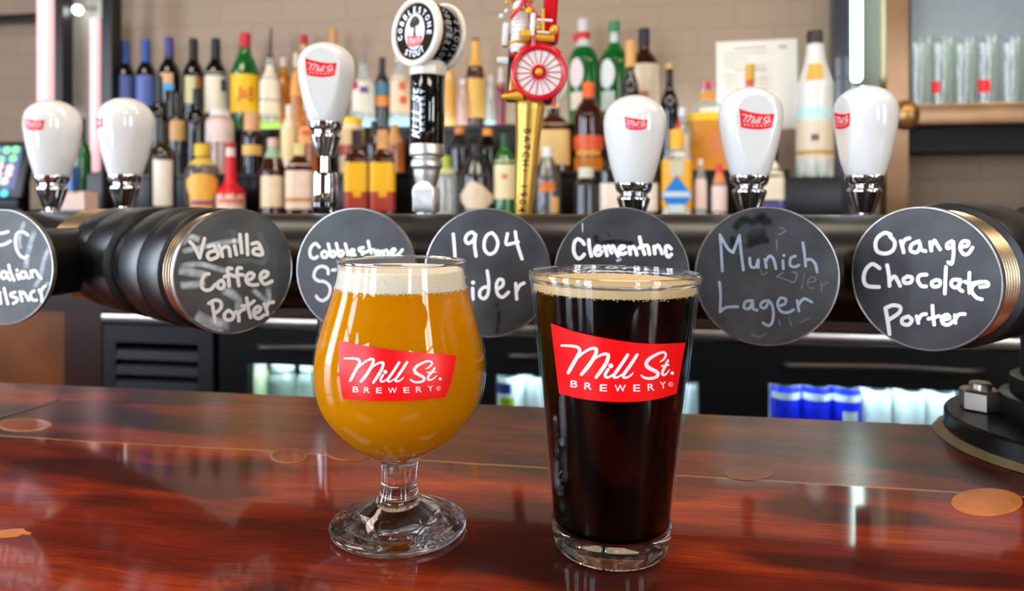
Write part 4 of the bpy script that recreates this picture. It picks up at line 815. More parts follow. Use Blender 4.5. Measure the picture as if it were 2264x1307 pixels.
# louvred vent
mb = MB(); v0, v1 = sA, s_of(470, T_FR); zt, zb_ = -.262, -.80
mb.box(v0, v1, T_FR, T_FR+.02, -.300, zt); mb.box(v0, v0+.030, T_FR, T_FR+.02, zb_, -.300); mb.box(v1-.034, v1, T_FR, T_FR+.02, zb_, -.300)
z = -.318
while z > zb_:
    mb.add([(v0+.03, T_FR+.002, z), (v1-.034, T_FR+.002, z), (v1-.034, T_FR+.018, z+.004), (v0+.03, T_FR+.018, z+.004), (v0+.03, T_FR, z-.019), (v1-.034, T_FR, z-.019), (v1-.034, T_FR+.016, z-.017), (v0+.03, T_FR+.016, z-.017)], [(3,2,1,0),(4,5,6,7),(0,1,5,4),(1,2,6,5),(2,3,7,6),(3,0,4,7)]); z -= .0335
obj('vent_grille', mb, mat('vent_grey', (32, 32, 35), 0.45, var=0.08), fr_)
doorglass = thin_glass('fridge_glass', (236, 244, 244), refl0=.03)
for d0 in (-.792, -.2527, .2743):
    w0, w1, zt = d0, d0+.398, -.337; f = MB(); o0, o1 = w0-.0642, w1+.0642
    f.box(o0, o1, T_FR, T_FR+.028, zt, -.263); f.box(o0, w0, T_FR, T_FR+.028, -1.1, zt); f.box(w1, o1, T_FR, T_FR+.028, -1.1, zt); f.box(w0, w1, T_FR, T_FR+.028, -1.1, -1.0)
    dr = obj('door', f, fridge_black, fr_, label='black framed glass fridge door'); obj('pane', MB().box(w0, w1, T_FR+.010, T_FR+.014, -1.0, zt), doorglass, dr, smooth=0)
    hp = [(w0+.03, T_FR-.002, -.300), (w0+.06, T_FR-.022, -.297), ((w0+w1)/2, T_FR-.024, -.293), (w1-.06, T_FR-.022, -.297), (w1-.03, T_FR-.002, -.300)]
    obj('handle', MB().tube(spline(hp, 6), .006, 12), mat('handle_grey', (70, 66, 64), 0.35, metal=.6), dr)
led_in = mat('fridge_led', (226, 246, 255), emit=60.0, var=0)
for d0 in (-.792, -.2527, .2743): obj('interior_lamp', MB().box(d0+.01, d0+.388, T_FR+.034, T_FR+.046, -.30, -.292), led_in, fr_, label='cool white lamp strip inside the fridge')
obj('shelf', MB().box(sV+.025, sE-.025, T_FR+.035, TB-.03, -.492, -.484), mat('wire_white', (220, 226, 228), 0.4), fr_, label='fridge shelf')
ZSH = -.484
can_blue = mat('can_blue', (26, 42, 226), 0.3, var=0.03); can_white = mat('can_white', (236, 244, 246), 0.35, var=0.02); lid = mat('can_lid', (228, 232, 236), 0.25, metal=.7); can_orange = mat('can_orange', (246, 190, 92), 0.35)
can_lime = mat('can_lime', (216, 226, 60), 0.4); can_navy = mat('can_navy', (70, 90, 180), 0.4); jarglass = thin_glass('jar_glass', (226, 240, 232), body=(214, 226, 214), bodyfac=.35); milky = mat('milky_yellow', (228, 234, 190), 0.4)
def can(px, col, lab, top_py=None, r=.0285, t=1.452, band=None, grp='cans behind the fridge glass'):
    s = s_of(px, t); zt = -.352; h = zt-ZSH
    o = thing('drink_can', B(s, t, ZSH), BAR, label=lab, cat='can', group=grp)
    obj('body', MB().lathe([(r*.75,0),(r*.8,0),(r*.97,.006),(r,.010),(r,h-.013),(r*.86,h-.003)], 36), col, o); obj('lid', MB().lathe([(r*.86,h-.003),(r*.90,h),(r*.84,h),(r*.80,h-.003),(1e-5,h-.003)], 36, caps=False), lid, o)
    if band:
        a = MB(); rr = r+.0006
        for z0, z1, m, a0, a1 in band: pass
        vs = []; mats = []
        for k_, (z0, z1, m, a0, a1) in enumerate(band):
            a.mat(k_); n = 14; mats.append(m); q = [(rr*math.sin(a0+(a1-a0)*i/n), -rr*math.cos(a0+(a1-a0)*i/n)) for i in range(n+1)]
            a.add([(x, y, h*z0) for x, y in q]+[(x, y, h*z1) for x, y in q], [(i, i+1, n+2+i, n+1+i) for i in range(n)])
        obj('label', a, mats, o, smooth=0)
    return o
can(1735, can_blue, 'plain bright blue can at the door frame end of the fridge row', band=[(.80, .90, can_white, -1.2, 1.2)]); can(1803, can_blue, 'second bright blue can from the door frame, no white patch', band=[(.80, .90, can_white, -1.2, 1.2)]); can(1868, can_blue, 'blue can with a white patch, next to the white cans', band=[(.36, .66, can_white, -.4, .6), (.80, .90, can_white, -1.2, 1.2)])  # upper white bands paint the shine of the can lids
can(1934, can_white, 'white can touching the blue can with a white patch'); can(2008, can_white, 'middle white can of the three beside the blue cans'); can(2076, can_white, 'white can nearest the flange of the draft tower')
can(1128, can_white, 'white can with blue and lime print between the two beer glasses', r=.034, band=[(.72, .88, can_navy, -.7, .2), (.50, .66, can_lime, -.5, .4)], grp=None)
can(1192, can_white, 'stacked looking white can half hidden by the pint glass', r=.028, grp=None); can(1522, can_white, 'white can with an orange lower band just past the pint glass', r=.030, band=[(.0, .42, can_orange, -1.5, 1.5)], grp=None)
def jar(px, lab, m, r=.034, t=1.47, top=-.350):
    s = s_of(px, t); h = top-ZSH; o = thing('storage_jar', B(s, t, ZSH), BAR, label=lab, cat='jar')
    obj('body', MB().lathe(smooth_prof([(r*.8,0),(r,.006),(r,h*.6),(r*.95,h*.75),(r*.72,h*.86),(r*.72,h-.012)], 3), 32), m, o); obj('lid', MB().lathe([(r*.76,h-.014),(r*.78,h),(1e-5,h)], 32, caps=False), liner, o)
jar(572, 'pale yellow jar at the edge of the lit fridge window', milky, .024, top=-.348); jar(625, 'frosted green-white jar beside the pale yellow jar', jarglass, .034, top=-.355); jar(690, 'frosted jar partly behind the tulip glass', jarglass, .034, top=-.352)

# liquor steps (three levels) with a lit top
T_L, T_M, T_U = 1.93, 2.07, 2.21
zM = (455-382)*scale_at(1100, T_M); zU = (455-286)*scale_at(800, T_U)
st_ = bthing('liquor_step', label='black stepped display holding three rows of liquor bottles against the brick', cat='display stand')
s0_, s1_ = s_of(232, T_M), s_of(1735, T_M)
obj('lower_step', MB().bbox(s0_, s1_, T_M-.055, T1-.005, Z_BB, zM-.006, .002), step_black, st_); obj('upper_step', MB().bbox(s0_, s1_, T_U-.055, T1-.005, zM-.006, zU-.006, .002), step_black, st_)
obj('step_edge', MB().bbox(s0_, s1_, T_U-.058, T_U-.051, zU-.016, zU+.001, .001), step_black, st_); obj('step_edge', MB().bbox(s0_, s1_, T_M-.058, T_M-.051, zM-.016, zM+.001, .001), step_black, st_)
glowp = mat('lit_acrylic', (232, 246, 255), emit=2.2, var=0)
obj('lit_panel', MB().box(s0_+.01, s1_-.01, T_U-.050, T1-.03, zU-.006, zU), glowp, st_, label='glowing white acrylic top'); obj('lit_panel', MB().box(s0_+.01, s1_-.01, T_M-.050, T_U-.058, zM-.006, zM), mat('lit_acrylic_dim', (255, 236, 200), emit=.2, var=0), st_, label='glowing acrylic top')
ROW = {'L': (T_L, Z_BB), 'M': (T_M, zM), 'U': (T_U, zU)}
G = {
 'dark': mat('bottle_dark', (14, 12, 13), 0.08, coat=.5, var=0), 'olive': mat('bottle_olive', (44, 36, 14), 0.08, coat=.5, var=.2, nscale=14), 'green': mat('bottle_green', (16, 96, 34), 0.08, coat=.6, var=.3, nscale=14),
 'brown': mat('bottle_brown', (60, 24, 12), 0.08, coat=.5, var=.3, nscale=14), 'amber': mat('bottle_amber', (198, 120, 24), 0.1, coat=.5, var=.25, nscale=14), 'whisky': mat('bottle_whisky', (168, 96, 52), 0.1, coat=.5, var=.25, nscale=14),
 'red': mat('bottle_red', (120, 18, 30), 0.1, coat=.5, var=.2), 'firered': mat('bottle_fire', (158, 52, 34), 0.12, coat=.5, var=.15), 'grey': thin_glass('bottle_grey', (216, 222, 220), body=(112, 106, 100), bodyfac=.45), 'clear': thin_glass('bottle_clear', (246, 250, 250), body=(214, 216, 206), bodyfac=.35),
 'pink': thin_glass('bottle_pink', (250, 236, 232), body=(222, 184, 172), bodyfac=.5), 'white': mat('bottle_white', (236, 236, 230), .25, coat=.4, var=.03), 'darkgrey': mat('bottle_darkgrey', (46, 44, 46), .12, coat=.5, var=.3, nscale=12), 'gold': mat('bottle_gold', (222, 172, 92), .12, coat=.5, var=.2, nscale=12), 'pale': mat('bottle_pale', (232, 210, 176), .2, coat=.4, var=.1), 'yellow': mat('bottle_yellow', (244, 180, 30), .25, coat=.4, var=.05)}
colc = {}
def colm(c, metal=0):
    k_ = (tuple(c), metal)
    if k_ not in colc: colc[k_] = mat('print_%d_%d_%d%s' % (c[0], c[1], c[2], 'm' if metal else ''), c, .4 if not metal else .3, metal=metal, var=.05, nscale=60)
    return colc[k_]
SHAPE = { 'bell': [(.80,0),(1,.02),(1,.58),(.96,.62),(.80,.69),(.60,.77),(.50,.84),(.46,.91),(.44,.985),(.42,1)],
   # (radius, height) as fractions of the body radius and of the full height
 'wine': [(.80,0),(.97,.008),(1,.02),(1,.56),(.97,.62),(.80,.69),(.52,.745),(.38,.79),(.36,.86),(.36,.985),(.33,1)],
 'round': [(.80,0),(.97,.01),(1,.025),(1,.58),(.96,.65),(.74,.73),(.50,.79),(.40,.83),(.38,.92),(.38,.985),(.34,1)],
 'slope': [(.80,0),(.97,.01),(1,.03),(1,.50),(.90,.60),(.62,.75),(.42,.84),(.38,.90),(.38,.985),(.34,1)],
 'squat': [(.84,0),(1,.015),(1,.04),(1,.56),(.95,.65),(.70,.74),(.42,.79),(.38,.83),(.38,.985),(.34,1)],
 'longneck': [(.80,0),(1,.015),(1,.05),(1,.26),(.93,.32),(.62,.39),(.44,.44),(.38,.52),(.33,.80),(.33,.985),(.30,1)],
 'jb': [(.80,0),(.97,.01),(1,.025),(1,.55),(.96,.60),(.74,.70),(.50,.77),(.40,.82),(.36,.90),(.36,.985),(.34,1)],
 'jug': [(.70,0),(.90,.02),(1,.25),(1,.50),(.90,.66),(.60,.76),(.34,.81),(.32,.85),(.32,.985),(.30,1)],
 'jar': [(.80,0),(1,.02),(1,.72),(.93,.84),(.66,.93),(.62,.985),(.58,1)]}
def poly_label(o, S, r, zf, P, col, lift=.0022, name='label', exp=2.0, flat=False):
    """a convex label outline (pixels from the axis, image rows) bent round the bottle"""
    xs = sorted(p[0] for p in P); n = 22; vs = []; Q = P + P[:1]
    for i in range(n+1):
        x = xs[0]+(xs[-1]-xs[0])*min(max(i/n, .004), .996); ys = [a[1]+(b[1]-a[1])*(x-a[0])/(b[0]-a[0]) for a, b in zip(Q, Q[1:]) if a[0] != b[0] and min(a[0], b[0]) <= x <= max(a[0], b[0])]
        R = r+lift; xx = x*S; y = -R if flat else -math.sqrt(max(1e-9, R*R-xx*xx))
        for k in range(5): vs.append((xx, y, zf(min(ys)+(max(ys)-min(ys))*k/4)))
    fs = [(i*5+k, i*5+k+1, i*5+k+6, i*5+k+5) for i in range(n) for k in range(4)]
    return obj(name, MB().add(vs, fs), colm(col), o, smooth=0)
def lucent(name, col):
    if name in MATS: return MATS[name]
    m = bpy.data.materials.new(name); m.use_nodes = True; nt = m.node_tree; tl = nt.nodes.new('ShaderNodeBsdfTranslucent'); tl.inputs[0].default_value = lin(col); mx = nt.nodes.new('ShaderNodeMixShader'); mx.inputs[0].default_value = .7
    nt.nodes['Principled BSDF'].inputs['Base Color'].default_value = lin(col); nt.nodes['Principled BSDF'].inputs['Roughness'].default_value = .15
    nt.links.new(nt.nodes['Principled BSDF'].outputs[0], mx.inputs[1]); nt.links.new(tl.outputs[0], mx.inputs[2]); nt.links.new(mx.outputs[0], nt.nodes['Material Output'].inputs['Surface']); MATS[name] = m; return m
def bottle(cx, top, wpx, row, shape, gm, lab, cap=None, caph=0, capw=None, labels=(), exp=2.0, base=None, name='liquor_bottle', cat='bottle', group=None, depth=1.0, tt=0.0, extra=None, pour=0, glow=None):
    t, z0 = ROW[row]; t += tt; p = at_t(cx, top, t); S = p.y/F; z0w = z0+EYE
    if base is not None: z0w = at_t(cx, base, t).z
    hgt = p.z - z0w; r = wpx/2*S/math.sqrt(1+((cx-PX)/F)**2); ll = Vector((p.x, p.y, z0w)); faz = math.atan2(-p.x, p.y)
    o = thing(name, ll, (0, 0, faz), label=lab, cat=cat, group=group)
    prof = smooth_prof([(a*r, b*hgt) for a, b in SHAPE[shape]], 3)
    if pour:
        ph = pour*S; pr_ = [(a, b*(hgt-ph)/hgt) for a, b in prof]
        obj('pourer', MB().lathe([(.0075,hgt-ph-.002),(.0105,hgt-ph),(.0105,hgt-ph+.010),(.006,hgt-ph+.014)], 16).tube([(0, 0, hgt-ph+.010), (.001, -.002, hgt-ph*.5), (.004, -.010, hgt)], [.0048, .0042, .0036], 12), colm(cap or (40, 38, 38)), o); prof = pr_
    obj('body', MB().lathe(prof, 36, exp=exp, sy=depth, rot=0), G[gm], o)
    if cap and not pour:
        ch = caph*S; cw = max(capw/2*S, r_at(prof, hgt*.99)+.0012) if capw else 0
        cp = [(cw, hgt-ch), (cw, hgt-.002), (cw*.92, hgt+.001)] if capw else [(r_at(prof, hgt-ch+ch*q/10)+.0012, hgt-ch+ch*q/10) for q in range(11)]
        obj('cap', MB().lathe([(cp[0][0]-.001, hgt-ch)] + cp + [(1e-5, hgt+.0012)], 24, caps=False, exp=exp if not capw else 2, sy=depth), colm(cap, 0), o)
    for k_, L_ in enumerate(labels):
        y0, y1, c = L_[:3]; wf = L_[3] if len(L_) > 3 else .94; off = (L_[4] if len(L_) > 4 else 0)*S
        za, zb2 = (at_t(cx, y1, t).z-z0w), (at_t(cx, y0, t).z-z0w); half0 = math.asin(min(.97, wf)); n = 16; oval = len(L_) > 5; m_ = 12 if oval else 6; vs = []; mb = MB()
        for j in range(m_+1):
            zz = za+(zb2-za)*j/m_; rr = r_at(prof, min(max(zz, 0), hgt))+.0007+.0004*k_
            for i in range(n+1):
                half = half0*(math.sqrt(max(.01, 1-(2*j/m_-1)**2)) if oval else 1); a = -half+2*half*i/n + (off/max(rr, .005)); c_, d_ = math.sin(a), math.cos(a)
                if exp != 2: kk = (abs(c_)**exp+abs(d_)**exp)**(-1/exp); c_ *= kk; d_ *= kk
                vs.append((rr*c_, -rr*d_*depth, zz))
        mb.add(vs, [(j*(n+1)+i, j*(n+1)+i+1, (j+1)*(n+1)+i+1, (j+1)*(n+1)+i) for j in range(m_) for i in range(n)])
        obj('label', mb, colm(c), o, smooth=60)
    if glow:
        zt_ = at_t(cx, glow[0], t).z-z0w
        obj('glass_base', MB().lathe([(r_at(prof, max(.001, zt_*q/6))+.0012, .001+(zt_-.001)*q/6) for q in range(7)], 36, caps=False, exp=exp), lucent('lit_base_%d_%d_%d' % glow[1], glow[1]), o)  # added sleeve, tinted to imitate the step's glow in the bottle foot
    if extra: extra(o, S/math.sqrt(1+((cx-PX)/F)**2), r, prof, lambda y: at_t(cx, y, t).z-z0w)
    return o
WB = dict(name='wine_bottle')
CRM = (236, 224, 200); TAN = (206, 170, 112); BLK = (24, 22, 24)
# upper row
bottle(240, 96, 46, 'U', 'wine', 'dark', 'blue labelled wine bottle half behind the black post', cap=(24,24,40), caph=44, labels=[(172,228,(64,74,150))], tt=.062, **WB)
bottle(277, 92, 48, 'U', 'wine', 'dark', 'wine bottle with bright blue cap nearest the black post', cap=(48,88,170), caph=50, labels=[(170,232,(84,100,164))], group='blue capped wine bottles', **WB)
bottle(323, 89, 48, 'U', 'wine', 'dark', 'wine bottle with bright blue cap beside the purple capped bottle', cap=(44,84,168), caph=50, labels=[(170,236,(92,110,176))], group='blue capped wine bottles', **WB)
bottle(374, 83, 52, 'U', 'wine', 'dark', 'wine bottle with purple-blue cap and peach over sky blue label', cap=(74,70,140), caph=42, labels=[(165,188,(226,180,120),.55,-6),(188,203,(84,170,222),.6,-6)], **WB)
bottle(428, 86, 49, 'U', 'wine', 'dark', 'black wine bottle with a cream and bronze label, no coloured cap', cap=BLK, caph=46, labels=[(172,232,(214,204,150),.5,-8),(172,222,(176,116,60),.3,12)], **WB)
bottle(477, 86, 52, 'U', 'wine', 'dark', 'black wine bottle with a large cream label', cap=BLK, caph=46, labels=[(163,252,(240,226,204)),(178,204,(74,72,96),.3,18)], **WB)
def jb(o, S, r, prof, zf):
    mb = MB(); z = zf(212)
    for ch, x, h in (('J', -14, 34), ('&', 0, 22), ('B', 14, 34)):
        g = text2(ch); gw = max(v[0] for v in g[0])-min(v[0] for v in g[0])
        def fn(a, b, x=x, h=h, gw=gw): u = (x*S+a*12*S/gw); return (u, -math.sqrt(max(1e-9, (r+.0016)**2-u*u)), z+b*h*S)
        lay(mb, fine(g), fn)
    obj('label_print', mb, colm((206, 60, 20)), o, smooth=0)
bottle(542, 74, 64, 'U', 'jb', 'green', 'green whisky bottle with red cap and big yellow label', cap=(204,40,60), caph=32, labels=[(168,252,(248,196,16),.99)], extra=jb)
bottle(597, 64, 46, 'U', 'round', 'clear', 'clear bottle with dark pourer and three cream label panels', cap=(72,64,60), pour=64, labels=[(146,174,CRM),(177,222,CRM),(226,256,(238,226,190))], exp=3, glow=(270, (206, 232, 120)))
bottle(627, 128, 36, 'U', 'round', 'amber', 'narrow amber bottle tucked behind the three panel bottle', cap=(226,214,196), caph=20, tt=0.045)
bottle(655, 118, 28, 'U', 'slope', 'amber', 'slim amber bottle with orange label beside the tallest white handle', cap=(226,210,180), caph=30, labels=[(160,215,(226,160,84))], tt=-0.02)
bottle(672, 78, 44, 'U', 'round', 'whisky', 'bottle with a crimson cap peeping over the tallest white handle', cap=(190,36,60), caph=20, labels=[(100,112,(220,170,110),.8)], tt=.05)
bottle(737, 66, 46, 'U', 'round', 'whisky', 'bottle with an orange gold cap rising behind the tallest white handle', cap=(206,150,90), caph=32, tt=.04)
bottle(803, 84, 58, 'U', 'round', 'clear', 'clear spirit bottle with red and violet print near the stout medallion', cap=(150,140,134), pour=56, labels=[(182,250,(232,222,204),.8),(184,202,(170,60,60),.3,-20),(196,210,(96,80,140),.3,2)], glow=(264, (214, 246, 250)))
bottle(845, 128, 34, 'U', 'wine', 'darkgrey', 'slim dark bottle with blue band over an orange spot', cap=(40,40,46), caph=50, labels=[(186,212,(76,126,156),.9),(214,236,(240,140,60),.8)], tt=0.03)
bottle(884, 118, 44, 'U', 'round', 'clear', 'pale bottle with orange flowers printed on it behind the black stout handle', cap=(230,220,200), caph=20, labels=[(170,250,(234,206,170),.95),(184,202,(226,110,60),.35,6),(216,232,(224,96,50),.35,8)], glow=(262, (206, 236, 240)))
bottle(993, 120, 30, 'U', 'round', 'gold', 'honey coloured bottle right beside the black stout handle', cap=(60,50,40), caph=20, labels=[(176,250,(226,164,70),.9)])
bottle(1023, 176, 26, 'U', 'slope', 'pink', 'small pinkish bottle with a round stopper between two honey coloured bottles', cap=(236,226,220), caph=12, tt=-0.03)
bottle(1051, 88, 40, 'U', 'wine', 'brown', 'brown bottle with gold foil neck and black top', cap=(236,176,72), caph=60, labels=[(176,262,(224,178,86),.95)], extra=lambda o, S, r, prof, zf: obj('stopper', MB().lathe([(.0115,zf(99)),(.0115,zf(88)+.002),(1e-5,zf(88)+.002)], 20), colm((52, 46, 42)), o))
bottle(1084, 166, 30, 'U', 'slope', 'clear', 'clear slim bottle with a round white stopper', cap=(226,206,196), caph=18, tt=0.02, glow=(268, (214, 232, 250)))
bottle(1107, 150, 22, 'U', 'round', 'red', 'narrow dark red bottle beside the fire engine', cap=(214,204,196), caph=34, tt=-0.02)
GRN = 'green bottles with white oval labels'
bottle(1290, 44, 68, 'U', 'wine', 'green', 'green gin style bottle with silver neck and a red ribbon', cap=(206,206,198), caph=62, labels=[(134,198,(224,206,200),.5,-18,1),(208,246,(226,206,176),.45,-16)], group=GRN, extra=lambda o, S, r, prof, zf: obj('ribbon', MB().lathe([(.0205,zf(88)),(.0215,zf(80)),(.0205,zf(72))], 20).box(-.034, -.016, -.014, -.006, zf(92), zf(78)), colm((206, 40, 50)), o))
bottle(1358, 48, 66, 'U', 'wine', 'green', 'green bottle with plain green cap and white oval label', cap=(56,136,84), caph=26, labels=[(66,96,(206,210,200),.7),(136,200,(222,226,220),.55,-18,1),(206,248,(206,222,204),.5,-16)], group=GRN)
bottle(1424, 64, 66, 'U', 'wine', 'brown', 'dark brown rum bottle with black cap and tall cream label', cap=(40,38,44), caph=38, labels=[(146,248,(226,206,176),.97),(206,220,(190,120,80),.3)])
bottle(1658, 143, 60, 'U', 'longneck', 'clear', 'clear bottle with gold and orange neck label in front of the menu', cap=(226,170,64), caph=34, labels=[(177,192,(214,90,50),.85)], tt=-.02)
# middle row
bottle(352, 168, 42, 'M', 'wine', 'dark', 'plain black wine bottle on the middle step near the blue labels', cap=(60,58,62), caph=60, **WB)
bottle(393, 206, 46, 'M', 'wine', 'darkgrey', 'dark wine bottle with an ornate tan label', cap=(46,38,38), caph=50, labels=[(268,312,(206,160,96),.75)], **WB)
bottle(436, 196, 50, 'M', 'wine', 'dark', 'black wine bottle directly above the gold capped whisky', cap=BLK, caph=40, **WB)
bottle(486, 244, 64, 'M', 'jar', 'pink', 'short bottle with a broad whitish pink label', cap=(236,226,222), caph=14, labels=[(264,316,(238,214,206),.98)])
bottle(557, 248, 46, 'M', 'wine', 'dark', 'dark bottle with a copper cap and a painted gold glint', cap=(214,160,110), caph=46, capw=34, labels=[(322,344,(236,190,90),.9)])  # gold label band imitates a blurred gold highlight
bottle(640, 232, 40, 'M', 'round', 'pale', 'cream coloured bottle with a pale gold label', cap=(236,222,190), caph=22, labels=[(290,352,(232,214,150),.9)])
bottle(680, 226, 48, 'M', 'slope', 'whisky', 'whisky bottle with orange and red label next to the tallest chrome tap', cap=(224,150,100), caph=20, labels=[(282,320,(230,160,90),.9),(290,302,(206,90,60),.6)])
bottle(778, 262, 56, 'M', 'jar', 'pale', 'short bottle with a bright yellow cap', cap=(252,206,10), caph=22, capw=46, labels=[(286,322,(214,178,120),.95),(322,346,(166,70,50),.95)])
bottle(828, 268, 40, 'M', 'slope', 'dark', 'dark bottle between the yellow capped bottle and the stout handle', cap=(50,40,40), caph=30)
bottle(872, 276, 44, 'M', 'slope', 'whisky', 'bottle with a tan neck label right behind the stout handle', cap=(206,150,84), caph=40)
bottle(1016, 282, 56, 'M', 'slope', 'darkgrey', 'smoky bottle with an orange neck glint below the pinkish bottle', cap=(214,130,60), caph=22, capw=16)  # orange cap colour stands in for a reflection on the neck
bottle(1078, 286, 56, 'M', 'slope', 'dark', 'dark bottle with a single orange drop shaped neck seal', cap=(236,146,40), caph=28, capw=18)
bottle(1224, 224, 72, 'M', 'squat', 'brown', 'whisky bottle with a big straw coloured label beside the gold shaft', cap=(226,196,140), caph=16, labels=[(276,380,(226,186,116),.97)], exp=4)
bottle(1301, 184, 68, 'M', 'round', 'brown', 'dark bottle with orange neck foil and orange banded label', cap=(238,104,44), caph=56, capw=26, labels=[(302,332,(226,92,44),.98),(334,346,(240,160,40),.75),(350,378,(206,124,30),.9)])
bottle(1394, 92, 40, 'M', 'wine', 'darkgrey', 'black necked bottle with an orange cork pourer above the smooth handle', cap=(222,166,100), caph=58, capw=24)
bottle(1480, 142, 44, 'M', 'wine', 'dark', 'tall black bottle with a pale wooden stopper', cap=(206,166,104), caph=12, capw=22, tt=0.05)
bottle(1508, 238, 40, 'M', 'round', 'clear', 'clear bottle with a silver blaze and a small red label', cap=(226,226,230), caph=20, labels=[(262,284,(206,70,60),.4,-10),(300,360,(232,214,190),.7)], tt=-0.022)
bottle(1566, 182, 92, 'M', 'squat', 'clear', 'broad golden rum bottle with red cap and a yellow stripe', cap=(206,24,48), caph=17, capw=30, labels=[(204,222,(226,150,50),.97),(268,376,(214,140,30),.99),(252,268,(250,206,20),.80,-12),(290,345,(220,130,70),.4,20)], exp=4, tt=0.03, depth=0.6)
# lower row
bottle(360, 268, 60, 'L', 'wine', 'olive', 'olive wine bottle with a plain tall white label', cap=(50,44,30), caph=50, labels=[(355,455,(244,232,212),.70)], **WB)
def shield(o, S, r, prof, zf):
    poly_label(o, S, r, zf, [(-26,470),(26,470),(26,440),(34,412),(34,398),(22,388),(0,384),(-22,388),(-34,398),(-34,412),(-26,440)], (240,182,66)); poly_label(o, S, r, zf, [(-24,453),(24,453),(24,444),(-24,444)], (142,66,130), .003, 'label_band')
bottle(447, 320, 80, 'L', 'jug', 'grey', 'round whisky bottle with gold cap, gold shield label and purple stripe', cap=(232,188,50), caph=26, capw=34, extra=shield, labels=[(348,366,(226,190,90),.9)])
def drip(o, S, r, prof, zf):
    mb = MB(); P = [(r_at(prof, z)+.0012, z) for z in [zf(430)+(zf(346)-zf(430))*i/12 for i in range(13)]]; mb.lathe(P, 28, caps=False)
    for a in (-.5, .3, 1.2, 2.4, 4): mb.tube([((r_at(prof, zf(426))+.001)*math.sin(a), -(r_at(prof, zf(426))+.001)*math.cos(a), zf(424)), (r*1.0*math.sin(a), -r*1.0*math.cos(a), zf(438))], .004, 8)
    obj('wax_seal', mb, colm((216, 14, 30)), o, label='dripping red wax')
bottle(510, 316, 64, 'L', 'longneck', 'brown', 'bourbon bottle with dripping red wax neck and pink label', cap=(190,30,50), caph=10, labels=[(328,346,(240,216,200),.95),(430,468,(238,206,190),.98),(440,450,(226,120,80),.8)], extra=drip)
bottle(604, 306, 62, 'L', 'slope', 'brown', 'brown bottle with greenish neck and square cream label', cap=(224,180,160), caph=18, labels=[(324,350,(156,176,140),.97),(390,458,(232,208,168),.84)])
bottle(662, 318, 62, 'L', 'round', 'brown', 'brown bottle whose cream label carries a bronze stripe', cap=(226,206,140), caph=26, labels=[(364,462,(238,212,186),.97),(438,446,(196,136,70),.98)], exp=4)
for px, extra_l in ((789, 'flat amber flask with arched yellow label, nearer the tallest chrome tap'), (846, 'flat amber flask with arched yellow label, nearer the stout handle')):
    bottle(px, 288, 56, 'L', 'squat', 'brown', extra_l, depth=.6, cap=(46,28,24) if px < 800 else (222,160,96), caph=42, labels=[(424,474,(168,54,34),.98),(360,424,(246,186,10),.88),(422,436,(246,170,20),.3)], exp=4, group='flat amber flasks with yellow labels')
bottle(986, 345, 54, 'L', 'round', 'clear', 'small clear bottle with a lime and orange cap', cap=(170,190,50), caph=26, labels=[(350,368,(226,130,60),.5,8),(372,384,(206,206,140),.9)])
def diamond(o, S, r, prof, zf): poly_label(o, S, r, zf, [(-36,432),(-34,446),(-20,462),(18,462),(38,444),(36,434),(14,412),(-10,400),(-20,408)], (232,210,178))
bottle(1054, 318, 78, 'L', 'slope', 'darkgrey', 'smoky black bottle with a tilted cream diamond label', cap=BLK, caph=30, extra=diamond)
bottle(1116, 296, 52, 'L', 'round', 'green', 'dark green whiskey bottle with a cream label, beside the gold shaft', cap=(40,70,44), caph=28, labels=[(356,440,(236,220,172),.90),(386,396,(206,120,90),.25)])
bottle(1210, 326, 62, 'L', 'slope', 'grey', 'clear bottle with a round orange seal', cap=(232,226,214), caph=60, capw=22, labels=[(404,424,(214,112,30),.55),(436,478,(236,190,110),.3,18)])
bottle(1296, 372, 58, 'L', 'squat', 'darkgrey', 'squat charcoal bottle beside the cream labelled pair', cap=(216,212,190), caph=22, capw=36)
for px, l_ in ((1356, 'bottle with square cream label left of the smooth handle collar'), (1424, 'bottle with square cream label right of the smooth handle collar')):
    bottle(px, 322, 60, 'L', 'round', 'darkgrey', l_.replace('left of', 'on the green bottle side of').replace('right of', 'on the yellow bottle side of'), cap=BLK, caph=24, labels=[(406,478,(240,226,206),.98)], exp=4, group='cream labelled bottles behind the smooth handle')
def bluediamond(o, S, r, prof, zf):
    mb = MB(); f = lambda x: -r*.8-.0022
    for k_, (x0, w_, P) in enumerate([(0, 0, [(-34,432),(0,388),(34,432),(12,466),(-12,466)])]):
        mb.add([(x*S, f(x), zf(y)) for x, y in P], [tuple(range(len(P)))])
    mb.mat(1); mb.add([(x*S, f(x)-.0006, zf(y)) for x, y in [(-32,436),(-26,424),(26,424),(32,436)]], [(0,1,2,3)]); mb.add([(x*S, f(x)-.0006, zf(y)) for x, y in [(-18,470),(-18,452),(18,452),(18,470)]], [(0,1,2,3)])
    obj('label', mb, [colm((30, 130, 214)), colm((206, 222, 220))], o, smooth=0)
bottle(1496, 288, 68, 'L', 'squat', 'clear', 'yellow bottle with a bright blue diamond label', cap=(246,182,48), caph=44, capw=32, labels=[(356,478,(246,176,26),.99),(358,390,(206,200,170),.4)], exp=5, extra=bluediamond, depth=0.8)
bottle(1549, 352, 32, 'L', 'slope', 'clear', 'slim clear bottle with pale pink label next to the yellow bottle', cap=(236,214,190), caph=14, labels=[(396,462,(232,206,194),.8)])
bottle(1590, 362, 36, 'L', 'slope', 'pink', 'slim bottle with orange-red neck and pale label', cap=(226,74,54), caph=22, labels=[(384,404,(226,140,70),.8),(412,466,(238,214,204),.9)])
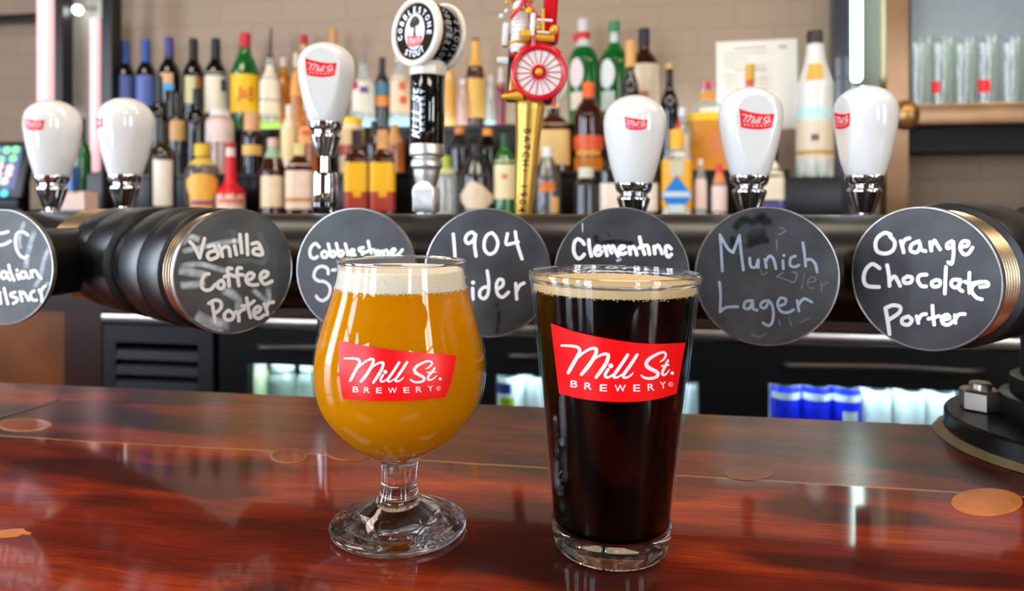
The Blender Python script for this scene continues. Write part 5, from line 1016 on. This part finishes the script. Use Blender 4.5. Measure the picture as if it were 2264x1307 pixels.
bottle(1702, 336, 64, 'L', 'squat', 'grey', 'square bottle with cream label and purple foot beside the black box', cap=(30,28,30), caph=20, labels=[(356,442,(234,222,196),.95),(420,434,(200,110,80),.3,-18),(448,476,(84,74,140),.95)], exp=5, tt=-0.05, depth=0.8)
# box beside the steps with the big white bottle and tumblers on it
s0b, s1b = s_of(1722, 1.97), s_of(1852, 1.97); zbx = (455-391)*scale_at(1790, 1.93)
bx_ = thing('black_box', B((s0b+s1b)/2, 2.02, Z_BB), BAR, label='plain black box under the tall white bottle', cat='box'); hw_ = (s1b-s0b)/2
obj('body', MB().bbox(-hw_, hw_, -.09, .10, 0, zbx-Z_BB-.006, .002), step_black, bx_); obj('lid', MB().bbox(-hw_-.003, hw_+.003, -.093, .103, zbx-Z_BB-.006, zbx-Z_BB, .001), step_black, bx_)
ROW['X'] = (2.03, zbx)
bottle(1802, 70, 84, 'X', 'bell', 'white', 'tall white frosted bottle with cream scene label on the black box', cap=(60,48,44), caph=32, capw=32, labels=[(240,266,(204,240,234),.98),(270,352,(232,216,186),.97),(334,344,(200,160,90),.98),(300,314,(120,100,90),.2),(144,182,(232,178,70),.5)])  # pale aqua label band paints in the cyan lamp's reflection
tumbler_g = thin_glass('tumbler_glass', (250, 252, 250), body=(238, 240, 236), bodyfac=.05)
def tumbler(px, top, base, wpx, t, zw, lab, group, logo=None, name='drinking_glass'):
    p = at_t(px, top, t); S = p.y/F; h = p.z-zw; r = wpx/2*S/math.sqrt(1+((px-PX)/F)**2); o = thing(name, (p.x, p.y, zw), (0, 0, math.atan2(-p.x, p.y)), label=lab, cat='glass', group=group)
    obj('wall', MB().lathe([(r*.70,.012),(r*.70,.0),(r*.74,.0),(r,h),(r-.0022,h),(r*.72-.0016,.012),(1e-5,.011)], 32, caps=False), tumbler_g, o, smooth=50)
    obj('base', MB().lathe([(r*.67,.001),(r*.67,.010),(1e-5,.010)], 32), mat('glass_base', (206, 222, 220), .1, var=0, trans=.6, ior=1.3), o)
    if logo:
        z0, z1 = (at_t(px, logo[1], t).z-zw), (at_t(px, logo[0], t).z-zw); n = 12; a0, a1 = logo[2], logo[3]; mb = MB()
        q = [a0+(a1-a0)*i/n for i in range(n+1)]; R_ = lambda z: r*(.74+.26*z/h)+.0008
        mb.add([(R_(z0)*math.sin(a), -R_(z0)*math.cos(a), z0) for a in q]+[(R_(z1)*math.sin(a), -R_(z1)*math.cos(a), z1+.004*(a0-a)/(a1-a0)) for a in q], [(i, i+1, n+2+i, n+1+i) for i in range(n)]); obj('printed_logo', mb, red_print, o, smooth=0)
    return o
tumbler(1772, 352, 390, 34, 1.955, zbx+EYE, 'small tumbler on the black box nearer the menu', 'tumblers on the black box'); tumbler(1818, 352, 390, 40, 1.955, zbx+EYE, 'small tumbler on the black box nearer the bronze post', 'tumblers on the black box')

# ------------------------------------------------------------------ framed bays either side, with lamps
def post(name, px0, px1, t, z0, z1, m, lab, cat='post', dpt=.045, **kw):
    s0, s1 = s_of(px0, t), s_of(px1, t); o = obj(name, MB().bbox(s0-(s0+s1)/2, s1-(s0+s1)/2, 0, dpt, z0, z1, .003), m, None, B((s0+s1)/2, t, 0), BAR, label=lab, cat=cat, **kw); return o
ztop = 1.0
post('shelf_post', 1845, 1879, 2.16, Z_BB, ztop, mat('blue_black_post', (44, 46, 56), .3, var=.06, coat=.3), 'blue-black upright behind the sideways tap handle', dpt=.05)
post('shelf_post', 1958, 2011, 2.10, Z_BB, ztop, bronze, 'bronze upright at the end of the glass shelf', dpt=.05)
post('shelf_post', 119, 138, 2.14, Z_BB, ztop, blackpost, 'slim black upright beside the pale pink lamp tube', dpt=.05)
post('shelf_post', 224, 247, 2.14, Z_BB, ztop, blackpost, 'black upright beside the first blue labelled bottle', dpt=.05)
mirror = mat('silvered_panel', (168, 172, 166), .22, var=.05, metal=.25)
post('side_panel', 1879, 1958, 2.24, Z_BB, ztop, mirror, 'grey-green reflective panel behind the glowing lamp strip', cat='panel', dpt=.01)
post('side_panel', 138, 224, 2.24, Z_BB, ztop, mat('pale_panel', (196, 190, 180), .3, var=.05), 'pale panel between the two black uprights', cat='panel', dpt=.01)
lampc = mat('cyan_white_lamp', (214, 255, 246), emit=6.0, var=0); lampp = mat('pink_white_lamp', (255, 196, 200), emit=.55, var=0); lampb = mat('lamp_housing', (180, 178, 174), .3, metal=.6)
def strip(px, wpx, y0, y1, t, m, lab):
    p0, p1 = at_t(px, y1, t), at_t(px, y0, t); S = p0.y/F; r = wpx/2*S; o = thing('lamp_strip', (p0.x, p0.y, p0.z), BAR, label=lab, cat='lamp'); h = p1.z-p0.z
    obj('tube', MB().lathe([(r*.6,0),(r,r*.6),(r,h-r*.6),(r*.6,h)], 24), m, o, label='glowing tube'); obj('housing', MB().box(-r*.9, r*.9, r*.6, r*.6+.018, 0, h), lampb, o)
    obj('bracket', MB().box(-r*.5, r*.5, r*.6+.018, 2.24-t, h*.5-.02, h*.5+.02), lampb, o)
strip(1894, 22, -140, 180, 2.19, lampc, 'glowing cyan-white lamp strip above the sideways tap handle'); strip(102, 34, -140, 235, 2.14, lampp, 'wide pinkish lamp tube in front of the pale brick'); strip(211, 20, 40, 380, 2.19, lampp, 'narrow pinkish lamp tube between the black uprights')
bl = at_t(172, 22, 2.18); lo = thing('ceiling_spot', bl, BAR, label='small bright bulb glowing high on the pale panel', cat='lamp'); obj('bulb', MB().sphere((0, 0, 0), .016), mat('bulb_glow', (236, 255, 250), emit=8, var=0), lo); obj('arm', MB().tube([(0, .012, .012), (.02, .06, .02)], .006, 12), lampb, lo)
obj('picture_rail', MB().bbox(-.30, .0, 0, .03, -.012, .012, .002), blackpost, None, at_t(84, 36, 2.27), BAR, label='dark horizontal bar across the pale brick beside the lamp tube', cat='rail')
# glass shelf
t_s = 2.08; g0, g1 = s_of(2004, t_s), 1.55; zs = (455-228)*scale_at(2130, t_s); zs2 = (455-274)*scale_at(2130, t_s)
shf = bthing('glass_shelf', label='bronze tube shelf carrying rows of clear pint glasses', cat='shelf')
obj('front_tube', MB().bbox(g0, g1, t_s, t_s+.05, zs2, zs, .004), bronze, shf); obj('shelf_board', MB().bbox(g0, g1, t_s+.05, T1-.002, zs-.02, zs-.002, .002), step_black, shf)
obj('weld', MB().sphere((g0+.004, t_s+.012, (zs+zs2)/2), .034, 20, 12, 1.25), mat('weld_bronze', (182, 136, 82), .35, metal=.8, var=.2, bump=.4), shf, label='lumpy bronze weld at the corner')
post('wall_panel', 2014, 2400, 2.32, zs, ztop, mat('blue_grey_glass', (150, 164, 168), .25, var=.04), 'blue-grey back panel above the clear pint glasses', cat='panel', dpt=.008)
obj('shelf_underside', MB().box(g0, g1, t_s+.06, T1-.004, zs2-.07, zs-.022), mat('under_black', (8, 7, 7), .6), shf, label='black valance under the shelf') 
LG = {2072: (182, 208, -1.0, -.2), 2172: (178, 206, -.6, .7)}
for i, px in enumerate((2030, 2078, 2127, 2178, 2231, 2282)):
    tumbler(px, 98+[0,-2,2,-3,0,1][i], 226, 52, 2.12, zs+EYE, 'clear pint glass in the front row of the bronze shelf', 'clear pint glasses on the bronze shelf', logo={1: (180, 208, -.9, .0), 3: (177, 206, -.8, .55)}.get(i), name='pint_glass') if i not in (1, 3) else tumbler(px, 98, 226, 52, 2.12, zs+EYE, ['', 'clear shelf pint glass showing a narrow slice of red logo', '', 'clear shelf pint glass showing a wide red logo'][i], 'clear pint glasses on the bronze shelf', logo={1: (180, 208, -.9, .0), 3: (177, 206, -.8, .55)}[i], name='pint_glass')
for i, px in enumerate((2046, 2094, 2143, 2192, 2243)): tumbler(px, 82+[2,0,3,-2,1][i], 216, 46, 2.21, zs+EYE, 'clear pint glass in the rear row of the bronze shelf', 'clear pint glasses in the rear row', name='pint_glass')

# ------------------------------------------------------------------ menu sheet, till and odds and ends
mp = at_t(1673, 188, T1-.004); S = mp.y/F; mw, mh = 86*S, 99*S
menu = obj('menu_sheet', MB().box(-mw, mw, 0, .002, -mh, mh), mat('menu_paper', (238, 232, 218), .7, var=.02), None, mp, (0, math.radians(-.6), -TH), label='cream paper menu pinned to the brick wall', cat='menu')
mb = MB()
for i in range(17):
    y = mh*.82-i*mh*.098; x1 = random.uniform(.15, .75)
    if i % 5: mb.box(-mw*.8, -mw*.8+mw*1.5*x1, -.0006, 0, y, y+mh*.018)
    else: mb.box(-mw*.55, mw*.25, -.0006, 0, y, y+mh*.03)
mb.box(mw*.55, mw*.75, -.0006, 0, mh*.80, mh*.86); obj('print', mb, mat('faded_ink', (176, 168, 158), .7, var=0), menu, smooth=0)
t_p = 1.86; pc = at_t(14, 374, t_p); S = pc.y/F; till = thing('touch_screen_till', B(s_of(-6, t_p), t_p, Z_BB), (0, 0, -TH+.12), label='touch screen till showing green and pink buttons', cat='till')
hz = pc.z-(Z_BB+EYE); tw = 66*S; th_ = 64*S; tilt = Matrix.Rotation(math.radians(-14), 4, 'X')
Mt = Matrix.Translation((0, 0, hz)) @ tilt
body_ = obj('screen_body', MB().bbox(-tw, tw, 0, .03, -th_, th_, .004).xf(Mt @ Matrix.Shear('XZ', 4, (0.0, 0.0)) if False else Mt), mat('till_black', (20, 20, 22), .35, var=.05), till)
scr = obj('screen', MB().box(-tw*.9, tw*.74, -.0012, 0, -th_*.72, th_*.84).xf(Mt), mat('screen_blue', (66, 74, 112), .3, emit=.55, var=.05), body_, label='slate blue screen')
for cname, cc, lst in (('green', (120, 226, 140), [(9,330),(29,329),(27,350),(0,353),(5,402),(-16,330),(-20,352),(-22,402)]), ('pink', (226, 190, 186), [(0,368),(24,372),(0,386),(23,385),(18,402),(-22,370),(-24,386)]), ('cyan', (70, 200, 232), [(22,430)])):
    for bx2, by2 in lst:
        b2 = MB().tube([((bx2+6)*S, -.0016 if cname != 'cyan' else -.0008, (374-by2)*S), ((bx2+6)*S, -.0035, (374-by2)*S)], 8*S, 18).xf(Mt); obj('button', b2, mat('button_'+cname, cc, .4, emit=.7, var=0), scr if cname != 'cyan' else body_, label='%s screen button' % cname)
obj('stand', MB().bbox(-.05, .05, .02, .075, 0, hz, .004).bbox(-.10, .10, -.03, .12, 0, .012, .003), MATS['till_black'], till)
bottle(180, 262, 46, 'L', 'wine', 'green', 'green wine bottle with navy top between the two end tap handles', cap=(40,56,104), caph=44, base=466, **WB)
p = at_t(160, 466, 1.84); S = p.y/F
bb = thing('carton', B(s_of(158, 1.85), 1.85, Z_BB), BAR, label='small blue carton beside the green wine bottle', cat='carton'); obj('box', MB().bbox(-11*S, 11*S, -.015, .015, 0, 104*S, .001), colm((82, 122, 196)), bb); obj('flap', MB().box(-11*S, 11*S, -.014, .014, 104*S, 106*S), colm((150, 178, 226)), bb)
nap = thing('napkin_holder', B(s_of(175, 1.72), 1.72, Z_BB), BAR, label='holder of pale pink paper napkins between the end tap handles', cat='napkins'); S = scale_at(175, 1.72)
obj('holder', MB().bbox(-30*S, 30*S, -.03, .03, 0, .012, .002), step_black, nap); mb = MB()
for i in range(9): x = (-27+i*6.5)*S; mb.add([(x, -.026, .012), (x+5*S, -.026, .012), (x+5*S, .026, .012), (x, .026, .012), (x-1*S, -.026, (46+5*math.sin(i*2))*S), (x+4*S, -.026, (48+4*math.sin(i))*S), (x+4*S, .026, 48*S), (x-1*S, .026, 46*S)], [(3,2,1,0),(4,5,6,7),(0,1,5,4),(1,2,6,5),(2,3,7,6),(3,0,4,7)])
obj('napkins', mb, mat('napkin_paper', (240, 214, 200), .8, var=.03), nap, smooth=0)
cs = thing('card_reader', B(s_of(214, 1.80), 1.82, Z_BB), BAR, label='black box shaped device behind the end tap handles', cat='device'); S = scale_at(214, 1.8); obj('body', MB().bbox(-20*S, 20*S, -.03, .03, 0, 88*S, .003), step_black, cs); obj('top_panel', MB().bbox(-17*S, 17*S, -.026, .026, 88*S, 91*S, .001), mat('till_black2', (34, 34, 38), .3), cs)
